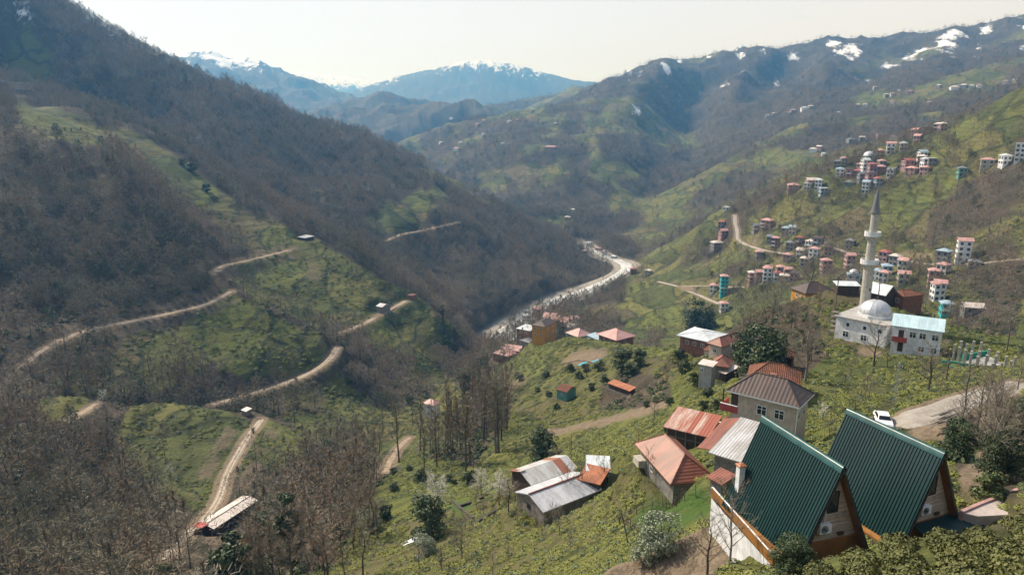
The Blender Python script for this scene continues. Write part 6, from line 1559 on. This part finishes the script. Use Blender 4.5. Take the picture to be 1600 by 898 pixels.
for i, (px, py, w_) in enumerate([(657, 752, 20), (617, 768, 14), (1042, 676, 12), (700, 664 + 90, 14), (616, 742, 12), (640, 735, 9), (710, 757, 10), (732, 757, 22), (812, 595, 11), (853, 590, 13), (858, 620, 10), (840, 612, 8), (890, 580, 14), (914, 580, 13), (935, 580, 16), (944, 597, 13), (905, 592, 12),
     (925, 610, 12), (1046, 632, 14), (1025, 630, 10), (1010, 636, 10), (807, 588, 8), (1060, 560, 16), (1072, 585, 22), (1085, 600, 20), (870, 640, 10), (1098, 640, 16), (1118, 640, 18), (1105, 622, 16), (545, 600, 9), (348, 292, 14), (285, 258, 10), (322, 300, 12), (300, 268, 14), (640, 632, 14), (213, 612, 16)]):
    shrub('dark_bush' if i % 3 else 'bush', px, py, w_ * 1.15, 'small dark green bush dotted over the farmed slopes, one of many alike', 'bush', 'shrub', 'small dark bushes on the slopes')
def blossom(px, py, tp, label, pr=None):
    p = at(px, py); d = math.hypot(p.x, p.y); h_ = d * azt(px, tp)[1] - p.z; random.seed(px)
    put_tree(BLO, p, h_, label, None, 'blossom_tree')
tr, cr = bare_tree(61, spread=.42, up=.8, limbs=14, twigs=500, tw=.02, low=.2); r = random.Random(5)
n0 = len(cr.v)
for _ in range(1700):
    b_ = cr.v[r.randrange(n0)]; p = Vector(b_) + rv(r) * .35; n_ = rv(r); u = n_.cross(rv(r)).normalized(); quad(cr, p, u * .06, n_.cross(u) * .06)
BLO = (tr.mesh('trunk', M['bark']), cr.mesh('crown', M['blossom']), 'blossom_tree')
blossom(683, 815, 745, 'white blossoming tree behind the dark evergreen on the green slope')
blossom(752, 775, 735, 'pale blossoming tree left of the grey barn')
blossom(780, 790, 742, 'greyish blossoming tree touching the corner of the barn')
blossom(267, 752, 726, 'small white blossoming tree alone on the mown knoll')
blossom(163, 634, 609, 'small white blossoming tree at the end of the left knoll')
blossom(1285, 660, 632, 'pale blossoming tree beside the tan house')
# ------------------------------------------------------------ tea bushes in front of the cabins, each one a thing
tb = []
for s in range(4):
    r = random.Random(70 + s); mb = MB(); n_ = 1500
    for i in range(n_):
        d = rv(r); d.z = abs(d.z); lump = 1 + .10 * math.sin(d.x * 7 + s) * math.cos(d.y * 6 + s * 2)
        p = Vector((d.x * .68, d.y * .68, d.z * .50 + .18)) * lump * r.uniform(.86, 1.04)
        n1_ = (d + rv(r) * .75).normalized(); u = n1_.cross(rv(r)).normalized(); v = n1_.cross(u); z_ = r.uniform(.6, 1.2) * .038
        quad(mb, p, u * z_ * 1.3, v * z_ * .6)
    tb.append(mb.mesh('tea_bush', M['leaf_tea_near']))
r = random.Random(77); n_tea = 0
a0, a1 = azt(1215, 860)[0], azt(1640, 860)[0]
y = 14.0; row_ = 0
while y < 36:
    x = 5.0 + (row_ % 2) * .7
    while x < 30:
        px_, py_ = x + r.uniform(-.18, .18), y + r.uniform(-.18, .18); x += 1.42
        az_ = math.atan2(px_, py_); d_ = math.hypot(px_, py_)
        z_ = ground(px_, py_)
        fr_ = (px_, py_ * cp - z_ * sp, py_ * sp + z_ * cp); sx_, sy_ = 800 + FPX * px_ / fr_[1], 449 - FPX * fr_[2] / fr_[1]
        lim = np.interp(sx_, [1200, 1262, 1300, 1350, 1400, 1500, 1560, 1700], [945, 908, 893, 882, 866, 850, 836, 800])
        if 1195 < sx_ < 1640 and lim - 4 < sy_ < 1010 and n_tea < 290 and not (sx_ < 1260 and sy_ < 915):
            o = inst('tea_bush', r.choice(tb), None, (px_, py_, z_ - .1), r.uniform(0, 6.28), r.uniform(.80, 1.12)); n_tea += 1
            tag(o, 'rounded yellow-green tea bush in the foreground rows below the green cabins', 'tea bush', 'tea bushes in the foreground')
    y += 1.28; row_ += 1
print('tea', n_tea, tcount, sum(tcount.values()))
# ------------------------------------------------------------ stuff: woods, tea cover, scattered through geometry nodes
def far_tree(seed, w_, h_, n_, leaf, mat, ever=False):
    r = random.Random(seed); mb = MB()
    mb.tube([(0, 0, -1), (0, 0, h_ * .7)], [.14 if not ever else .2, .05], 4, 0, False)
    for i in range(n_):
        a = r.uniform(0, 2 * PI); z = r.random() ** .8; q = w_ * .5 * r.random() ** .42 * (math.sin(min(1, z * .9 + .25) * PI) ** .6 if not ever else (1.05 - z * .75))
        p = Vector((math.cos(a) * q, math.sin(a) * q, h_ * (.25 + .75 * z)))
        d = (Vector((math.cos(a) * .9, math.sin(a) * .9, .7)) + rv(r) * .8).normalized() if not ever else rv(r)
        s = d.cross(rv(r)).normalized(); 
        if ever: quad(mb, p, s * leaf, d.cross(s) * leaf * .7, 1)
        else: mb.add([p - s * leaf, p + s * leaf, p + d * leaf * 14 + s * leaf * .4, p + d * leaf * 14 - s * leaf * .4], [(0, 1, 2, 3)], 1)
    me = mb.mesh('woodland_tree', [M['bark'], M[mat]]); return bpy.data.objects.new('woodland_tree', me)
def scatter(name, label, cat, pts, sc, rz, protos):
    col_ = bpy.data.collections.new(name + '_kinds')
    for o in protos: col_.objects.link(o)
    me = bpy.data.meshes.new(name); me.vertices.add(len(pts)); me.vertices.foreach_set('co', np.asarray(pts, np.float32).ravel()); me.update()
    for nm, arr in (('sc', sc), ('rz', rz)):
        a_ = me.attributes.new(nm, 'FLOAT', 'POINT'); a_.data.foreach_set('value', np.asarray(arr, np.float32))
    o = bpy.data.objects.new(name, me); C.objects.link(o); o['kind'] = 'stuff'; o['label'] = label; o['category'] = cat
    ng = bpy.data.node_groups.new(name, 'GeometryNodeTree')
    ng.interface.new_socket('Geometry', in_out='INPUT', socket_type='NodeSocketGeometry'); ng.interface.new_socket('Geometry', in_out='OUTPUT', socket_type='NodeSocketGeometry')
    gi = ng.nodes.new('NodeGroupInput'); go = ng.nodes.new('NodeGroupOutput'); ip = ng.nodes.new('GeometryNodeInstanceOnPoints'); ci = ng.nodes.new('GeometryNodeCollectionInfo')
    ci.inputs['Collection'].default_value = col_; ci.inputs['Separate Children'].default_value = True; ci.inputs['Reset Children'].default_value = True
    ip.inputs['Pick Instance'].default_value = True
    a1_ = ng.nodes.new('GeometryNodeInputNamedAttribute'); a1_.data_type = 'FLOAT'; a1_.inputs['Name'].default_value = 'sc'
    a2_ = ng.nodes.new('GeometryNodeInputNamedAttribute'); a2_.data_type = 'FLOAT'; a2_.inputs['Name'].default_value = 'rz'
    cx = ng.nodes.new('ShaderNodeCombineXYZ'); ng.links.new(a2_.outputs[0], cx.inputs[2])
    L_ = ng.links.new
    L_(gi.outputs[0], ip.inputs['Points']); L_(ci.outputs[0], ip.inputs['Instance']); L_(cx.outputs[0], ip.inputs['Rotation']); L_(a1_.outputs[0], ip.inputs['Scale']); L_(ip.outputs[0], go.inputs[0])
    md = o.modifiers.new('scatter', 'NODES'); md.node_group = ng
    return o
def samp(arr, x, y):
    a = np.arctan2(x, y); lr = np.log(np.hypot(x, y)); i = np.clip(np.interp(a, AZ, np.arange(NU)).round().astype(int), 0, NU - 1); j = np.clip(np.interp(lr, LR, np.arange(NR)).round().astype(int), 0, NR - 1)
    return arr[j, i]
STB = next(o for o in C.objects if o.name.startswith('stable')).location
HX = np.array([b_[0] for b_ in boxes]); HY = np.array([b_[1] for b_ in boxes])
def clear_of_houses(x, y, lim):
    ok = np.ones(len(x), bool)
    for hx_, hy_ in zip(HX, HY): ok &= (np.abs(x - hx_) > lim) | (np.abs(y - hy_) > lim)
    return ok
vilb = np.array([(o.location.x, o.location.y) for o in C.objects if o.parent is None and o.name.startswith('village_house')])
# visibility from a few metres around the camera, so nothing hidden is built
run = np.maximum.accumulate(Zg / RAD, axis=0)
vis = (Zg + 16) / RAD >= run - .004
def draw(n_, r0, r1, az0, az1, spacing):
    a = rng.uniform(az0, az1, n_); q = rng.uniform(r0 ** 2, r1 ** 2, n_) ** .5
    return q * np.sin(a), q * np.cos(a)
def area(r0, r1, az0, az1): return (r1 * r1 - r0 * r0) / 2 * (az1 - az0)
def wood(r0, r1, az0, az1, spacing, thr=.5):
    n_ = int(area(r0, r1, az0, az1) / spacing ** 2); x, y = draw(n_, r0, r1, az0, az1, spacing)
    gg = samp(g, x, y) + .22 * fbm(x, y, 40, 3, 7.7); rdist = samp(ROADD, x, y)
    ok = (gg < thr) & (rdist > 3.0) & (samp(RIVD, x, y) > 5) & samp(vis, x, y) & (samp(soil, x, y) < .5) & clear_of_houses(x, y, 9) & (samp(snow, x, y) < .5)
    ok &= np.hypot(x - STB.x, y - STB.y) > 13
    z_ = hz(x, y); fw = y * cp - z_ * sp; sx_ = 800 + FPX * x / fw; sy_ = 449 - FPX * (y * sp + z_ * cp) / fw
    ok &= ~((sx_ > 292) & (sx_ < 388) & (sy_ > 815) & (sy_ < 905))      # cleared ground in front of the stable
    for hx_, hy_ in vilb:
        ok &= (np.abs(x - hx_) > 5.5) | (np.abs(y - hy_) > 5.5)
    return x[ok], y[ok]
FT = [far_tree(1, 10, 11.5, 420, .055, 'twigs'), far_tree(2, 11, 10.5, 460, .055, 'twigs_grey'), far_tree(3, 8.5, 13, 380, .055, 'twigs_red'), far_tree(4, 9.5, 10, 420, .05, 'twigs_grey'), far_tree(5, 9, 12, 380, .055, 'twigs'), far_tree(6, 6.5, 8, 330, .17, 'leaf_dark', True), far_tree(7, 11, 12.5, 480, .055, 'twigs_grey')]
xs, ys = [], []
for a_ in ((60, 200, R(-40), R(-4), 6.0), (200, 500, R(-40), R(8), 6.0), (500, 1150, R(-40), R(10), 6.3), (300, 860, R(4), R(40), 8.0), (860, 1500, R(-6), R(40), 9.5), (1500, 2400, R(-8), R(40), 14), (2400, 3300, R(-2), R(40), 22)):
    x, y = wood(*a_); xs.append(x); ys.append(y)
# hedges and lone trees on the green land too
for a_ in ((300, 860, R(4), R(40), 17.0), (200, 520, R(-40), R(0), 34.0), (860, 1900, R(-6), R(40), 26)):
    x, y = wood(*a_, thr=9); xs.append(x); ys.append(y)
if len(vilb):                      # gardens and hedges among the village houses
    k_ = rng.integers(0, len(vilb), 2800); x = vilb[k_, 0] + rng.normal(0, 16, 2800); y = vilb[k_, 1] + rng.normal(0, 16, 2800); ok = (samp(ROADD, x, y) > 1.5) & (np.hypot(x, y) < 1000)
    for hx_, hy_ in vilb: ok &= (np.abs(x - hx_) > 5.5) | (np.abs(y - hy_) > 5.5)
    xs.append(x[ok]); ys.append(y[ok])
x = np.concatenate(xs); y = np.concatenate(ys); z = hz(x, y); d = np.hypot(x, y)
scv = rng.uniform(.75, 1.25, len(x)) * np.where(d < 220, .95, 1.0) * np.where((d > 300) & (x > 60) & (d < 860), .75, 1.0)
scatter('woodland', 'dense leafless brown and dark green woodland covering the mountain sides', 'woodland', np.stack([x, y, z - .2], 1), scv, rng.uniform(0, 6.28, len(x)), FT)
print('woodland', len(x))
# undergrowth in the woods
UG = []
for s, mt in ((1, 'leaf_dark'), (2, 'leaf_mid'), (3, 'twigs'), (4, 'leaf_ivy')):
    r = random.Random(s); mb = MB()
    for i in range(70):
        d_ = rv(r); d_.z = abs(d_.z); p = Vector((d_.x, d_.y, d_.z * .8)) * r.uniform(.5, 1.0); n_ = (d_ + rv(r) * .6).normalized(); u = n_.cross(rv(r)).normalized()
        quad(mb, p, u * (.16 if s < 3 else .03), n_.cross(u) * (.10 if s < 3 else .3))
    UG.append(bpy.data.objects.new('undergrowth', mb.mesh('undergrowth', M[mt])))
xs, ys = [], []
for a_ in ((50, 200, R(-40), R(40), 2.3), (200, 420, R(-40), R(40), 3.6)):
    x, y = wood(*a_, thr=.62); xs.append(x); ys.append(y)
x = np.concatenate(xs); y = np.concatenate(ys)
scatter('undergrowth', 'low brown and green undergrowth under the leafless trees', 'undergrowth', np.stack([x, y, hz(x, y)], 1), rng.uniform(.5, 1.5, len(x)), rng.uniform(0, 6.28, len(x)), UG)
print('undergrowth', len(x))
# tea and tall grass tufts on the near green slopes
TB = []
for s in range(4):
    r = random.Random(90 + s); mb = MB()
    for i in range(90):
        d_ = rv(r); d_.z = abs(d_.z); p = Vector((d_.x * .6, d_.y * .6, d_.z * .38)) * r.uniform(.8, 1.05); n_ = (d_ + rv(r) * .5 + Vector((0, 0, .3))).normalized(); u = n_.cross(rv(r)).normalized()
        quad(mb, p, u * .085, n_.cross(u) * .05)
    TB.append(bpy.data.objects.new('tea_tuft', mb.mesh('tea_tuft', M['leaf_tea' if s < 3 else 'leaf_mid'])))
xs, ys = [], []
for r0, r1, spc in ((34, 80, .62), (80, 130, .8), (130, 200, 1.15), (200, 330, 1.9), (330, 520, 3.2)):
    a0, a1 = R(-40), R(40); n_ = int(area(r0, r1, a0, a1) / spc ** 2); x, y = draw(n_, r0, r1, a0, a1, spc)
    ct_ = np.sin(hz(x, y) * 4.2 + 5 * fbm(x, y, 25, 2, 3.0))
    pn = fbm(x, y, 9, 3, 1.0) + .35 * fbm(x, y, 40, 2, 5.)
    ok = (samp(g, x, y) > .6) & (samp(lush, x, y) < .3) & (samp(soil, x, y) < .4) & (samp(ROADD, x, y) > .6) & samp(vis, x, y) & ((ct_ * .5 + pn * 1.7) > -.35) & (np.hypot(x, y) > 38)
    for o in C.objects:
        pass
    x, y = x[ok], y[ok]
    inb = np.zeros(len(x), bool)
    for hx_, hy_ in zip(HX, HY): inb |= (np.hypot(x - hx_, y - hy_) < 4.0)
    xs.append(x[~inb]); ys.append(y[~inb])
x = np.concatenate(xs); y = np.concatenate(ys); d = np.hypot(x, y)
scatter('tea_cover', 'yellow-green tea bushes and tall grass covering the farmed slopes', 'tea field', np.stack([x, y, hz(x, y) - .12], 1), rng.uniform(.6, 1.25, len(x)) * np.interp(d, [40, 130, 330], [.8, 1.15, 1.7]), rng.uniform(0, 6.28, len(x)), TB)
print('tea cover', len(x))
